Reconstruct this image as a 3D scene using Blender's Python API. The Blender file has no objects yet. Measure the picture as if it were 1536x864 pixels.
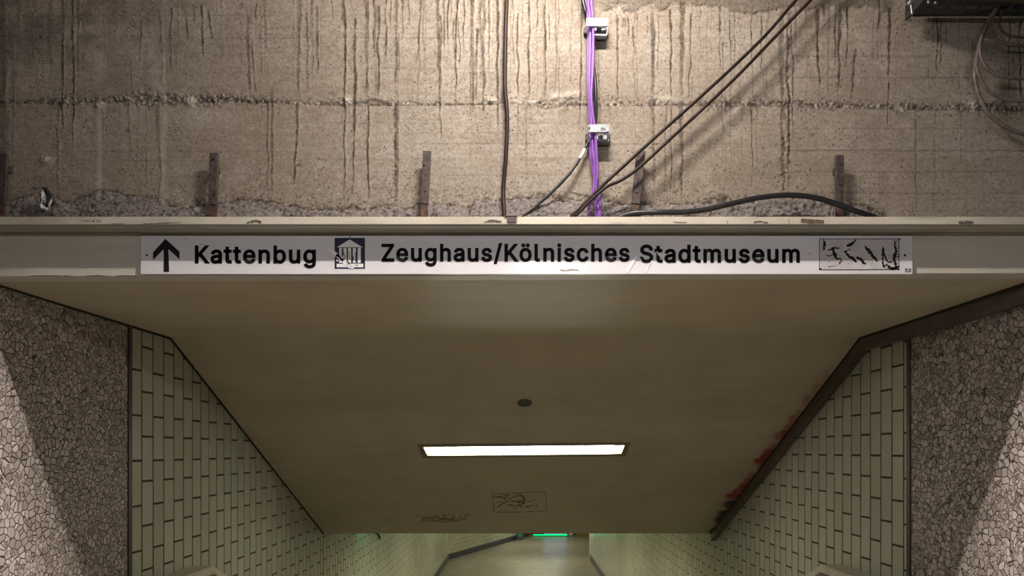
import bpy, bmesh, math, random
import numpy as np
from mathutils import Vector, Matrix
random.seed(7)
RNG = np.random.default_rng(11)
SC = bpy.context.scene
COL = SC.collection
F, CX, CY, EZ = 1060.0, 779.0, 677.0, 3.30      # focal length in pixels, principal point, eye height over the lower floor
HW = 2.15                                       # half width of the passage
D0 = 2.78                                       # face of the beam
DW = 2.92                                       # raw concrete wall
DB, ZB, SL = 4.35, EZ + 0.70, -0.4706           # bend of the ceiling, its height, slope after it
DE = 7.75                                       # foot of the sloping ceiling
ZE = ZB + SL * (DE - DB)                        # lower ceiling
LAND = EZ - 1.65                                # upper landing

def P(px, py, D):
    return Vector(((px - CX) / F * D, D, EZ + (CY - py) / F * D))
def slope_pt(px, py):
    k = (CY - py) / F
    D = (ZB - EZ - SL * DB) / (k - SL)
    return P(px, py, D)
def slope_z(D):
    return ZB + SL * (D - DB)

# ------------------------------------------------------------------ node helpers
class NT:
    def __init__(s, name, rough=0.6, metal=0.0, spec=0.5):
        s.m = bpy.data.materials.new(name); s.m.use_nodes = True
        s.t = s.m.node_tree; s.n = s.t.nodes
        s.b = s.n['Principled BSDF']
        s.b.inputs['Roughness'].default_value = rough
        s.b.inputs['Metallic'].default_value = metal
        s.b.inputs['Specular IOR Level'].default_value = spec
        s._pos = None
    def link(s, a, b): s.t.links.new(a, b)
    def new(s, typ, **kw):
        n = s.n.new(typ)
        for k, v in kw.items(): setattr(n, k, v)
        return n
    def put(s, sock, v):
        if isinstance(v, bpy.types.NodeSocket): s.link(v, sock)
        elif isinstance(v, (tuple, list)) and len(v) == 3 and sock.type == 'RGBA': sock.default_value = (*v, 1)
        else: sock.default_value = v
    def pos(s, scale=(1, 1, 1), loc=(0, 0, 0)):
        if s._pos is None:
            s._pos = s.new('ShaderNodeTexCoord').outputs['Object']
        mp = s.new('ShaderNodeMapping')
        mp.inputs['Scale'].default_value = scale; mp.inputs['Location'].default_value = loc
        s.link(s._pos, mp.inputs['Vector']); return mp.outputs[0]
    def noise(s, scale, detail=4, rough=0.55, vec=None, stretch=(1, 1, 1), loc=(0, 0, 0)):
        n = s.new('ShaderNodeTexNoise')
        n.inputs['Scale'].default_value = scale; n.inputs['Detail'].default_value = detail
        n.inputs['Roughness'].default_value = rough
        s.link(vec if vec is not None else s.pos(stretch, loc), n.inputs['Vector'])
        return n.outputs['Fac']
    def voro(s, scale, feature='F1', vec=None, out='Distance', rand=1.0):
        n = s.new('ShaderNodeTexVoronoi', feature=feature)
        n.inputs['Scale'].default_value = scale; n.inputs['Randomness'].default_value = rand
        s.link(vec if vec is not None else s.pos(), n.inputs['Vector'])
        return n.outputs[out]
    def ramp(s, v, lo, hi, a=0.0, b=1.0, smooth=True):
        n = s.new('ShaderNodeMapRange', interpolation_type='SMOOTHSTEP' if smooth else 'LINEAR')
        s.put(n.inputs['Value'], v)
        for k, x in (('From Min', lo), ('From Max', hi), ('To Min', a), ('To Max', b)): n.inputs[k].default_value = x
        return n.outputs[0]
    def math(s, op, a, b=0.0):
        n = s.new('ShaderNodeMath', operation=op)
        s.put(n.inputs[0], a); s.put(n.inputs[1], b); return n.outputs[0]
    def mix(s, f, a, b, mode='MIX'):
        n = s.new('ShaderNodeMix', data_type='RGBA', blend_type=mode)
        s.put(n.inputs['Factor'], f); s.put(n.inputs['A'], a); s.put(n.inputs['B'], b)
        return n.outputs['Result']
    def color(s, v): s.put(s.b.inputs['Base Color'], v)
    def bump(s, h, strength=0.3, dist=0.01):
        n = s.new('ShaderNodeBump')
        n.inputs['Strength'].default_value = strength; n.inputs['Distance'].default_value = dist
        s.link(h, n.inputs['Height']); s.link(n.outputs[0], s.b.inputs['Normal'])
    def attr(s, name, out='Color'):
        n = s.new('ShaderNodeAttribute', attribute_name=name); return n.outputs[out]
    def sep(s, v):
        n = s.new('ShaderNodeSeparateColor'); s.link(v, n.inputs[0]); return n.outputs

def plain(name, col, rough=0.5, metal=0.0, var=0.15, scale=40, bump=0.0, spec=0.5, stretch=(1, 1, 1)):
    t = NT(name, rough, metal, spec)
    f = t.noise(scale, 4, 0.6, stretch=stretch)
    t.color(t.mix(t.ramp(f, 0.3, 0.7), tuple(c * (1 - var) for c in col), tuple(min(1, c * (1 + var)) for c in col)))
    if bump: t.bump(f, bump, 0.004)
    return t.m
def emit(name, col, strength):
    m = bpy.data.materials.new(name); m.use_nodes = True
    n = m.node_tree.nodes; n.clear()
    e = n.new('ShaderNodeEmission'); e.inputs[0].default_value = (*col, 1); e.inputs[1].default_value = strength
    o = n.new('ShaderNodeOutputMaterial'); m.node_tree.links.new(e.outputs[0], o.inputs[0]); return m

# ------------------------------------------------------------------ object helpers
def tag(o, label=None, cat=None, group=None, kind=None):
    if label: o['label'] = label
    if cat: o['category'] = cat
    if group: o['group'] = group
    if kind: o['kind'] = kind
    return o
def link(o, parent=None):
    COL.objects.link(o)
    if parent is not None:
        o.parent = parent
        o.matrix_parent_inverse = Matrix.Translation(parent.location).inverted() if parent.type == 'EMPTY' else Matrix()
    return o
def empty(name, loc, label, cat, group=None):
    o = bpy.data.objects.new(name, None); COL.objects.link(o)
    o.location = loc; o.empty_display_size = 0.05
    return tag(o, label, cat, group)
def mesh_obj(name, verts, faces, mat, parent=None, smooth=False):
    me = bpy.data.meshes.new(name); me.from_pydata([tuple(v) for v in verts], [], faces); me.update()
    if mat: me.materials.append(mat)
    if smooth: me.polygons.foreach_set('use_smooth', [True] * len(me.polygons))
    return link(bpy.data.objects.new(name, me), parent)
def bm_obj(name, bm, mat, parent=None, smooth=False, recalc=True):
    if recalc: bmesh.ops.recalc_face_normals(bm, faces=bm.faces[:])
    me = bpy.data.meshes.new(name); bm.to_mesh(me); bm.free()
    for m in (mat if isinstance(mat, (list, tuple)) else [mat]): me.materials.append(m)
    if smooth: me.polygons.foreach_set('use_smooth', [True] * len(me.polygons))
    return link(bpy.data.objects.new(name, me), parent)
def add_box(bm, lo, hi, bevel=0.0, segs=2, rot=None):
    lo, hi = Vector(lo), Vector(hi)
    r = bmesh.ops.create_cube(bm, size=1.0, matrix=Matrix.Translation((lo + hi) / 2) @ Matrix.Diagonal((*(hi - lo), 1)))
    vs = r['verts']
    if bevel:
        es = list({e for v in vs for e in v.link_edges})
        q = bmesh.ops.bevel(bm, geom=es, offset=bevel, segments=segs, affect='EDGES', profile=0.7)
        vs = list({v for f in q['faces'] for v in f.verts} | {v for v in vs if v.is_valid})
    if rot is not None: bmesh.ops.transform(bm, matrix=rot, verts=vs)
    return vs
def box(name, lo, hi, mat, parent=None, bevel=0.0):
    bm = bmesh.new(); add_box(bm, lo, hi, bevel); return bm_obj(name, bm, mat, parent)
def add_cyl(bm, c, axis, r, h, segs=20, r2=None):
    q = Vector(axis).normalized().to_track_quat('Z', 'Y').to_matrix().to_4x4()
    return bmesh.ops.create_cone(bm, cap_ends=True, segments=segs, radius1=r, radius2=r if r2 is None else r2, depth=h,
                                 matrix=Matrix.Translation(c) @ q)['verts']
def cyl(name, c, axis, r, h, mat, parent=None, segs=20, r2=None):
    bm = bmesh.new(); add_cyl(bm, c, axis, r, h, segs, r2); return bm_obj(name, bm, mat, parent)
def catmull(pts, n=10):
    pts = [Vector(p) for p in pts]
    q = [2 * pts[0] - pts[1]] + pts + [2 * pts[-1] - pts[-2]]
    out = []
    for i in range(1, len(q) - 2):
        a, b, c, d = q[i - 1:i + 3]
        for k in range(n):
            t = k / n
            out.append(0.5 * ((2 * b) + (c - a) * t + (2 * a - 5 * b + 4 * c - d) * t * t + (3 * b - a - 3 * c + d) * t ** 3))
    out.append(pts[-1]); return out
def add_tube(bm, pts, r, segs=12):
    rings = []; up = None
    for i, p in enumerate(pts):
        t = (pts[min(i + 1, len(pts) - 1)] - pts[max(i - 1, 0)]).normalized()
        if up is None: up = t.orthogonal().normalized()
        up = (up - t * up.dot(t)).normalized(); w = t.cross(up)
        rr = r(i / (len(pts) - 1)) if callable(r) else r
        rings.append([bm.verts.new(p + rr * (math.cos(a) * up + math.sin(a) * w)) for a in [2 * math.pi * k / segs for k in range(segs)]])
    for a, b in zip(rings, rings[1:]):
        for k in range(segs):
            bm.faces.new((a[k], a[(k + 1) % segs], b[(k + 1) % segs], b[k]))
    bm.faces.new(rings[0][::-1]); bm.faces.new(rings[-1])
def tube(name, pts, r, mat, parent=None, segs=12, n=10):
    bm = bmesh.new(); add_tube(bm, catmull(pts, n), r, segs); return bm_obj(name, bm, mat, parent, True)
def prism(bm, poly, depth_vec):
    """poly: coplanar 3D points; extruded by depth_vec."""
    a = [bm.verts.new(p) for p in poly]; b = [bm.verts.new(Vector(p) + Vector(depth_vec)) for p in poly]
    n = len(a)
    bm.faces.new(a); bm.faces.new(b[::-1])
    for i in range(n): bm.faces.new((a[i], b[i], b[(i + 1) % n], a[(i + 1) % n]))
def extrude_profile(name, prof, x0, x1, mat, parent=None):
    bm = bmesh.new(); prism(bm, [(x0, y, z) for y, z in prof], (x1 - x0, 0, 0)); return bm_obj(name, bm, mat, parent)
def stroke(bm, pts, to3, normal, th=0.0004):
    """pts: (px, py, width_px); a flat brush mark laid on a surface."""
    L, R = [], []
    for i, (x, y, w) in enumerate(pts):
        x0, y0, _ = pts[max(i - 1, 0)]; x1, y1, _ = pts[min(i + 1, len(pts) - 1)]
        d = Vector((x1 - x0, y1 - y0)); d = d.normalized() if d.length else Vector((1, 0))
        nx, ny = -d.y, d.x
        L.append(to3(x + nx * w / 2, y + ny * w / 2)); R.append(to3(x - nx * w / 2, y - ny * w / 2))
    n = Vector(normal) * th
    va = [bm.verts.new(p + n) for p in L]; vb = [bm.verts.new(p + n) for p in R]
    vc = [bm.verts.new(p) for p in L]; vd = [bm.verts.new(p) for p in R]
    for i in range(len(pts) - 1):
        bm.faces.new((va[i], va[i + 1], vb[i + 1], vb[i]))
        bm.faces.new((va[i], vc[i], vc[i + 1], va[i + 1])); bm.faces.new((vb[i], vb[i + 1], vd[i + 1], vd[i]))
def jag(pts, k=5, amp=0.8, wv=0.5):
    """roughens a stroke: subdivides and jitters it like dry paint."""
    out = []
    for (x0, y0, w0), (x1, y1, w1) in zip(pts, pts[1:]):
        for i in range(k):
            t = i / k
            out.append((x0 + (x1 - x0) * t + random.uniform(-amp, amp), y0 + (y1 - y0) * t + random.uniform(-amp, amp),
                        (w0 + (w1 - w0) * t) * random.uniform(1 - wv, 1 + wv)))
    out.append(pts[-1]); return out
def vnoise(x, y, seed):
    """smooth value noise on arrays"""
    r = np.random.default_rng(seed).random((256, 256))
    xi = np.floor(x).astype(int); yi = np.floor(y).astype(int); fx = x - xi; fy = y - yi
    fx = fx * fx * (3 - 2 * fx); fy = fy * fy * (3 - 2 * fy)
    g = lambda a, b: r[a % 256, b % 256]
    return (g(xi, yi) * (1 - fx) + g(xi + 1, yi) * fx) * (1 - fy) + (g(xi, yi + 1) * (1 - fx) + g(xi + 1, yi + 1) * fx) * fy
def fbm(x, y, seed, octs=4):
    s = 0; a = 0.5; t = 0
    for o in range(octs):
        s = s + a * vnoise(x * 2 ** o, y * 2 ** o, seed + o); t += a; a *= 0.55
    return s / t
LAMP_TUBE, LAMP_DIFF, LAMP_PANEL, LAMP_STATION, WORLD, SPOT = 780.0, 32.0, 50.0, 64.0, 0.03, 800.0

# ------------------------------------------------------------------ materials
def mat_concrete():
    t = NT('raw_concrete', 0.85, spec=0.25)
    big = t.noise(1.3, 5, 0.6); mid = t.noise(7, 8, 0.68); fine = t.noise(95, 6, 0.75); blot = t.noise(3.2, 8, 0.7, loc=(5, 2, 7))
    grain = t.noise(9, 5, 0.6, stretch=(0.5, 1, 7)); vert = t.noise(3, 5, 0.65, stretch=(5, 1, 0.3))
    c = t.mix(t.ramp(big, 0.35, 0.65), (0.33, 0.277, 0.226), (0.43, 0.382, 0.33))
    c = t.mix(t.ramp(mid, 0.48, 0.72, 0, 0.55), c, (0.52, 0.473, 0.415))
    c = t.mix(t.ramp(blot, 0.5, 0.72, 0, 0.5), c, (0.235, 0.192, 0.155))
    sx = t.new('ShaderNodeSeparateXYZ'); t.link(t.pos(), sx.inputs[0])
    wn = t.new('ShaderNodeTexWhiteNoise', noise_dimensions='1D'); t.link(t.math('FLOOR', t.math('DIVIDE', sx.outputs[2], 0.0885)), wn.inputs['W'])
    c = t.mix(t.math('MULTIPLY', wn.outputs['Value'], 0.30), c, (0.27, 0.22, 0.172))
    speck = t.noise(34, 7, 0.8, loc=(1, 4, 2))
    c = t.mix(t.ramp(speck, 0.54, 0.70, 0, 0.75), c, (0.56, 0.51, 0.445))
    c = t.mix(t.ramp(speck, 0.30, 0.44, 0.65, 0), c, (0.16, 0.128, 0.10))
    c = t.mix(t.ramp(grain, 0.36, 0.5, 0.34, 0.0), c, (0.26, 0.21, 0.165))
    c = t.mix(t.ramp(vert, 0.54, 0.8, 0, 0.3), c, (0.23, 0.185, 0.14))
    c = t.mix(t.ramp(fine, 0.36, 0.6, 0.55, 0.0), c, (0.15, 0.118, 0.09))
    pore = t.ramp(t.voro(60), 0.12, 0.26, 1, 0); pm = t.ramp(t.noise(7, 3, 0.6, loc=(3, 0, 1)), 0.47, 0.62)
    pore = t.math('MULTIPLY', pore, pm)
    pore2 = t.math('MULTIPLY', t.ramp(t.voro(21), 0.05, 0.11, 1, 0), t.ramp(t.noise(3.1, 3, 0.6, loc=(9, 0, 4)), 0.4, 0.55))
    pore = t.math('MAXIMUM', pore, pore2)
    c = t.mix(t.math('MULTIPLY', pore, 0.8), c, (0.07, 0.05, 0.04))
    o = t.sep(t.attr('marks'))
    c = t.mix(t.math('MULTIPLY', o[2], t.ramp(mid, 0.3, 0.6, 0.6, 1)), c, t.mix(t.ramp(fine, 0.3, 0.7), (0.13, 0.112, 0.112), (0.30, 0.27, 0.265)))
    c = t.mix(o[1], c, t.mix(t.ramp(fine, 0.4, 0.6), (0.03, 0.024, 0.02), (0.13, 0.105, 0.085)))
    c = t.mix(t.attr('pale', 'Fac'), c, (0.60, 0.545, 0.47))
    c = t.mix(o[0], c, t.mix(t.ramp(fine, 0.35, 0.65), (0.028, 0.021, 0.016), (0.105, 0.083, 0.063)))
    t.color(c)
    h = t.math('ADD', t.math('MULTIPLY', fine, 0.8), t.math('MULTIPLY', grain, 0.25))
    h = t.math('SUBTRACT', h, t.math('MULTIPLY', pore, 0.9))
    t.bump(h, 0.55, 0.006)
    return t.m
def mat_stone():
    t = NT('broken_stone_cladding', 0.55, spec=0.4)
    warp = t.new('ShaderNodeTexNoise'); warp.inputs['Scale'].default_value = 9; warp.inputs['Detail'].default_value = 2
    p = t.pos(); t.link(p, warp.inputs['Vector'])
    vm = t.new('ShaderNodeVectorMath', operation='MULTIPLY_ADD')
    t.link(warp.outputs['Color'], vm.inputs[0]); vm.inputs[1].default_value = (0.0, 0.035, 0.035); t.link(p, vm.inputs[2])
    v = vm.outputs[0]
    sel = t.ramp(t.noise(11, 3, 0.7), 0.54, 0.545)
    def lay(sc):
        return t.voro(sc, 'DISTANCE_TO_EDGE', v), t.voro(sc, 'F1', v, 'Color')
    e1, c1 = lay(31); e2, c2 = lay(50)
    def mixf(a, b):
        n = t.new('ShaderNodeMix', data_type='FLOAT'); t.put(n.inputs[0], sel); t.put(n.inputs[2], a); t.put(n.inputs[3], b); return n.outputs[0]
    e = mixf(e1, e2); cc = t.mix(sel, c1, c2); s = t.sep(cc)
    body = t.mix(s[0], (0.26, 0.215, 0.19), (0.56, 0.49, 0.445))
    body = t.mix(t.ramp(s[1], 0.8, 0.9, 0, 0.7), body, (0.16, 0.13, 0.118))
    body = t.mix(t.ramp(t.noise(60, 5, 0.7), 0.35, 0.7, 0, 0.4), body, (0.22, 0.18, 0.16))
    gap = t.ramp(e, 0.025, 0.06, 1, 0)
    t.color(t.mix(gap, body, (0.022, 0.017, 0.015)))
    h = t.math('ADD', t.ramp(e, 0.0, 0.12), t.math('MULTIPLY', s[2], 0.5))
    t.bump(h, 0.6, 0.006)
    return t.m
def mat_tile():
    t = NT('glazed_tile', 0.22, spec=0.5)
    a = t.sep(t.attr('tint'))
    c = t.mix(a[0], (0.395, 0.39, 0.305), (0.455, 0.445, 0.355))
    c = t.mix(t.ramp(a[1], 0.6, 1.0, 0, 0.5), c, (0.345, 0.395, 0.335))
    c = t.mix(t.ramp(t.noise(1.1, 4, 0.6), 0.45, 0.75, 0, 0.18), c, (0.36, 0.335, 0.25))
    t.color(c)
    t.put(t.b.inputs['Roughness'], t.ramp(t.noise(22, 3), 0.3, 0.7, 0.20, 0.23))
    t.bump(t.noise(5, 1), 0.05, 0.01)
    return t.m
def mat_paint(name, a, b, rough, bump, bscale=150, dirt=(0.2, 0.17, 0.12), dm=0.35):
    t = NT(name, rough, spec=0.5)
    c = t.mix(t.ramp(t.noise(2.3, 5, 0.6), 0.3, 0.7), a, b)
    c = t.mix(t.ramp(t.noise(6, 6, 0.65, stretch=(0.4, 1, 3)), 0.5, 0.8, 0, dm), c, dirt)
    t.color(c)
    t.bump(t.noise(bscale, 3, 0.6), bump, 0.004)
    return t
M = {}
M['concrete'] = mat_concrete()
M['stone'] = mat_stone()
M['tile'] = mat_tile()
M['grout'] = plain('dark_grout', (0.045, 0.035, 0.024), 0.9)
M['beam'] = mat_paint('cream_beam_paint', (0.56, 0.52, 0.44), (0.64, 0.60, 0.515), 0.38, 0.35, 120).m
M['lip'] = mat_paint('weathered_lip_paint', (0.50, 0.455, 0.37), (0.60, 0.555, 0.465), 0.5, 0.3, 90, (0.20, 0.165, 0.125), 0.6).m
M['lip_shade'] = mat_paint('shaded_lip_paint', (0.33, 0.30, 0.225), (0.40, 0.36, 0.28), 0.5, 0.2).m  # darker copy of the lip paint, shade under the ledge put into the colour
def mat_ceiling():
    t = mat_paint('cream_ceiling_paint', (0.46, 0.395, 0.275), (0.53, 0.46, 0.325), 0.5, 0.5, 120, (0.33, 0.275, 0.18), 0.45)
    base = t.b.inputs['Base Color'].links[0].from_socket
    sp = t.attr('spray'); al = t.attr('spray', 'Alpha')
    t.color(t.mix(al, base, sp))
    return t.m
M['ceiling'] = mat_ceiling()
M['floor'] = plain('worn_floor_tiles', (0.27, 0.245, 0.20), 0.35, var=0.2, scale=3, bump=0.05)
M['step'] = plain('granite_step', (0.26, 0.235, 0.205), 0.6, var=0.3, scale=90)
M['base'] = plain('dark_plinth', (0.05, 0.052, 0.06), 0.4)
M['brown'] = plain('brown_strip', (0.05, 0.028, 0.021), 0.5, var=0.3)
M['duct'] = plain('dark_brown_duct', (0.075, 0.056, 0.043), 0.42, var=0.25, scale=12)
M['black_gap'] = plain('black_joint', (0.012, 0.010, 0.008), 0.8)
M['rust'] = plain('rusty_steel', (0.088, 0.066, 0.062), 0.62, 0.25, var=0.4, scale=60, bump=0.3)
M['rust_red'] = plain('red_rust', (0.10, 0.055, 0.043), 0.75, 0.1, var=0.45, scale=50, bump=0.3)
M['bolt'] = plain('dull_bolt', (0.16, 0.14, 0.135), 0.4, 0.7)
M['cable_brown'] = plain('brown_black_sheath', (0.022, 0.012, 0.010), 0.5, spec=0.3, var=0.4, scale=25)
M['cable_black'] = plain('black_sheath', (0.018, 0.018, 0.021), 0.36, var=0.3)
M['cable_grey'] = plain('grey_brown_sheath', (0.15, 0.115, 0.105), 0.45, var=0.3)
M['purple'] = plain('violet_sheath', (0.27, 0.105, 0.47), 0.36, var=0.12)
M['zinc'] = plain('galvanised_steel', (0.29, 0.32, 0.35), 0.4, 0.85, var=0.2, scale=80)
M['dark'] = plain('black_plastic', (0.012, 0.012, 0.013), 0.5)
M['white_tape'] = plain('white_tape', (0.75, 0.74, 0.72), 0.5, var=0.05)
M['tray'] = plain('dark_tray_steel', (0.05, 0.053, 0.052), 0.55, 0.4, var=0.3)
def mat_sign():
    t = NT('enamel_sign', 0.12, spec=0.5)
    c = t.mix(t.ramp(t.noise(3, 4), 0.3, 0.7), (0.68, 0.66, 0.69), (0.74, 0.72, 0.75))
    c = t.mix(t.ramp(t.noise(45, 5, 0.7), 0.66, 0.78, 0, 0.5), c, (0.55, 0.53, 0.52))
    t.color(c); t.bump(t.noise(5, 2), 0.03, 0.01); return t.m
M['sign'] = mat_sign()
M['ink'] = plain('black_lettering', (0.014, 0.011, 0.015), 0.5, var=0.2, spec=0.25)
M['navy'] = plain('navy_enamel', (0.018, 0.018, 0.05), 0.4, var=0.3, spec=0.2)
M['white'] = plain('white_enamel', (0.78, 0.76, 0.76), 0.3, var=0.05)
M['grime'] = plain('brown_grime', (0.13, 0.085, 0.055), 0.7, var=0.4)
M['soot'] = plain('soot_black_paint', (0.020, 0.014, 0.012), 0.8, var=0.6, scale=200, spec=0.2)
M['film'] = plain('greyed_patch', (0.56, 0.53, 0.535), 0.3, var=0.08, scale=30)
M['tag_ochre'] = plain('olive_marker', (0.20, 0.165, 0.025), 0.6, var=0.3)
M['tag_brown'] = plain('brown_marker', (0.12, 0.075, 0.04), 0.6, var=0.4)
M['pencil'] = plain('faint_pencil', (0.43, 0.36, 0.24), 0.6, var=0.2)
M['frame'] = plain('grey_lamp_frame', (0.21, 0.19, 0.15), 0.45, 0.2)
M['reflector'] = plain('cream_reflector', (0.75, 0.66, 0.46), 0.4, var=0.05)
M['rail'] = plain('beige_handrail', (0.50, 0.46, 0.36), 0.34, var=0.12, scale=8)
M['teal'] = plain('teal_column_paint', (0.05, 0.20, 0.19), 0.4)
M['chip'] = plain('bare_grey_chip', (0.12, 0.105, 0.09), 0.8, var=0.5, scale=120)
M['housing'] = plain('white_lamp_housing', (0.6, 0.6, 0.58), 0.4)
M['poly_white'] = plain('dirty_white_film', (0.66, 0.65, 0.66), 0.4, var=0.12)
M['wood'] = plain('brass_brown_sill', (0.25, 0.17, 0.06), 0.4)
M['tube'] = emit('lit_tube', (1.0, 0.90, 0.80), LAMP_TUBE)
M['diffuser'] = emit('lit_diffuser', (1.0, 0.95, 0.78), LAMP_DIFF)
M['panel'] = emit('lit_panel', (1.0, 0.98, 0.66), LAMP_PANEL)
M['green'] = emit('lit_green_strip', (0.0, 1.0, 0.25), 1.6)
M['green_sign'] = emit('lit_green_sign', (0.05, 1.0, 0.4), 6.0)
M['bluewhite'] = emit('lit_bluish_window', (0.55, 0.72, 1.0), 0.5)
M['station'] = emit('lit_station_tube', (1.0, 0.95, 0.93), LAMP_STATION)
def mat_glass():
    t = NT('door_glass', 0.05); t.b.inputs['Transmission Weight'].default_value = 0.9
    t.color((0.7, 0.8, 0.85)); return t.m
M['glass'] = mat_glass()

# ------------------------------------------------------------------ setting: raw concrete wall
def build_upper_wall():
    X = np.arange(-2.95, 2.951, 0.0034); Z = np.arange(0.74, 2.20, 0.0037)
    nx, nz = len(X), len(Z)
    gx, gz = np.meshgrid(X, Z)
    px = CX + gx * F / DW; py = CY - gz * F / DW
    drip = np.zeros_like(px); crumb = np.zeros_like(px); disp = np.zeros_like(px); pale = np.zeros_like(px)
    n1 = fbm(px / 9, py / 9, 3); n2 = fbm(px / 3.0, py / 3.0, 5, 3); n3 = fbm(px / 60, py / 60, 8); n4 = fbm(px / 22, py / 14, 13)
    # running stains: (x at top, y top, x at bottom, y bottom, half width, strength)
    S = [(7,-60,7,325,3,.6),(77,-60,77,118,3,.5),(87,150,87,300,2,.45),(94,-60,95,205,2.6,.8),(98,-60,99,60,4,.5),(110,-60,110,232,2.2,.85),(118,-60,118,120,2,.5),
     (126,-60,127,110,1.6,.4),(20,60,20,300,2,.4),(30,-60,30,80,4,.5),(213,25,210,106,1.6,.5),(238,155,240,310,2.4,.4),(240,20,244,135,2.4,.5),(257,8,257,110,1.7,.75),(278,10,281,65,1.6,.75),
     (291,5,292,40,1.4,.7),(302,4,307,98,1.8,.8),(312,12,320,66,1.6,.75),(385,3,385,34,1.4,.7),(363,0,361,20,3,.6),(372,20,376,150,3,.8),(376,60,386,150,2,.6),
     (402,150,402,300,1.8,.6),(409,130,409,300,2.4,.5),(398,-60,399,100,3,.4),(453,-60,447,155,3,.6),(447,150,441,290,2.2,.75),(462,15,461,140,2.4,.5),(475,6,477,120,2.2,.55),
     (486,-60,486,10,2,.6),(498,-60,499,42,1.4,.6),(513,-60,514,40,2,.5),(517,0,517,300,2.2,.85),(534,25,530,298,2.4,.7),(549,-60,552,150,3.6,.75),(553,155,552,305,2,.8),
     (561,-60,561,98,1.5,.65),(568,5,567,155,2.6,.6),(578,-60,578,100,1.6,.65),(581,38,581,78,1.2,.6),(586,-60,586,46,1.6,.6),(596,-60,595,140,3.4,.75),(594,150,594,310,4.2,.6),
     (604,-60,605,60,1.6,.5),(614,-60,614,46,1.4,.65),(636,-60,626,103,2.0,.65),(648,-60,648,16,1.6,.6),(656,-60,660,150,3.2,.75),(661,20,661,228,1.5,.8),(667,-60,665,90,2,.5),
     (672,-60,672,75,1.8,.65),(678,-60,678,35,1.6,.5),(681,28,681,95,1.2,.65),(686,-60,684,158,2.2,.7),(689,24,689,108,1.2,.65),(696,-60,696,74,1.6,.7),
     (708,-60,710,176,3,.75),(715,40,715,160,2.2,.55),(722,-60,722,120,2,.5),(727,-60,725,190,3,.65),(734,-60,733,115,2,.5),(746,-60,747,200,2.6,.65),
     (762,20,762,98,1.2,.65),(777,18,777,155,1.8,.65),(777,155,777,212,1,.45),(794,-60,792,153,2,.8),(770,-60,770,115,1.2,.45),(784,-60,784,60,1.2,.4),(805,-60,805,55,1.3,.7),(818,-60,818,152,2.2,.75),(825,20,825,70,1.2,.6),
     (872,10,870,195,2.4,.6),(926,20,927,153,1.8,.65),(935,24,936,44,5,.6),(943,22,944,62,1.5,.7),(950,36,950,74,1.2,.6),(957,18,957,40,1.2,.55),(970,20,970,52,1.3,.55),
     (979,15,979,150,3.6,.75),(979,150,982,292,3,.5),(988,20,987,110,1.3,.5),(1006,12,1007,160,1.8,.7),(1006,160,1006,308,1.3,.65),(1023,-60,1022,155,4.4,.6),(1022,150,1023,310,3.2,.6),(1035,18,1034,150,1.7,.65),
     (1080,5,1079,55,2,.7),(1080,55,1079,110,1.2,.55),(1083,60,1084,252,1.2,.45),(1094,-60,1094,98,1.3,.6),(1142,20,1142,108,1.6,.6),(1152,-60,1152,45,1.5,.55),(1126,-60,1128,120,1.6,.55),(1128,150,1128,290,1.4,.6),
     (1172,15,1173,290,4,.55),(1181,40,1182,262,2.4,.8),(1187,15,1190,215,1.8,.6),(1194,10,1194,74,1.3,.6),(1208,6,1208,38,1.2,.65),(1226,10,1228,145,2.6,.75),(1236,4,1235,32,1.8,.7),
     (1252,-60,1252,102,2.4,.65),(1259,8,1256,152,3,.75),(1270,8,1269,104,1.8,.7),(1283,70,1277,155,2.4,.55),(1288,50,1300,44,4,.4),(1281,80,1280,140,1.4,.55),(1300,-60,1300,30,1.6,.6),(1318,-60,1317,58,2.2,.7),(1316,58,1317,92,1.3,.5),
     (1334,8,1332,120,2.8,.75),(1332,120,1331,195,1.4,.75),(1405,26,1405,114,1.6,.7),(1411,30,1410,104,1.5,.65),(1419,35,1420,70,1.3,.5),(1398,26,1398,48,1.4,.5),(1514,28,1513,150,1.8,.6),(1530,30,1530,186,1.8,.7),(1520,60,1520,120,1.2,.5)]
    for _ in range(130):
        x = random.uniform(-60, 1610); y0 = random.choice([-60, -60, random.uniform(0, 160)]); L = random.uniform(30, 210)
        S.append((x, y0, x + random.uniform(-3, 3), min(y0 + L + 40, 320), random.uniform(.8, 2.0), random.uniform(.18, .42)))
    for (xa, ya, xb, yb, w, s) in S:
        lo = np.searchsorted(px[0], min(xa, xb) - 6 * w - 4); hi = np.searchsorted(px[0], max(xa, xb) + 6 * w + 4)
        if hi <= lo: continue
        X_, Y_ = px[:, lo:hi], py[:, lo:hi]
        t = (Y_ - ya) / (yb - ya)
        xc = xa + (xb - xa) * np.clip(t, 0, 1) + (vnoise(Y_ / 24, Y_ * 0 + xa * .37, 21) - .5) * 3.4 + (vnoise(Y_ / 7, Y_ * 0 + xa * .19, 23) - .5) * 1.2
        ww = .82 * w * (1.0 - 0.45 * np.clip(t, 0, 1)) * (0.45 + 1.1 * vnoise(Y_ / 8, Y_ * 0 + xa * .73, 22))
        d = np.abs(X_ - xc) / ww
        m = np.clip(1.5 - d, 0, 1) * np.clip((Y_ - ya) / 5, 0, 1) * np.clip((yb - Y_) / (4 + .12 * (yb - ya)), 0, 1)
        if w > 2.8: m = m * (0.6 + 0.4 * np.clip(np.abs(d) / .8, 0, 1))
        m = m * min(1, s * 1.45) * (0.35 + 0.7 * n2[:, lo:hi] + 0.5 * vnoise(Y_ / 19, Y_ * 0 + xa * .51, 24))
        drip[:, lo:hi] = np.maximum(drip[:, lo:hi], m)
        disp[:, lo:hi] += m * (n2[:, lo:hi] - .3) * .006
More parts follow.
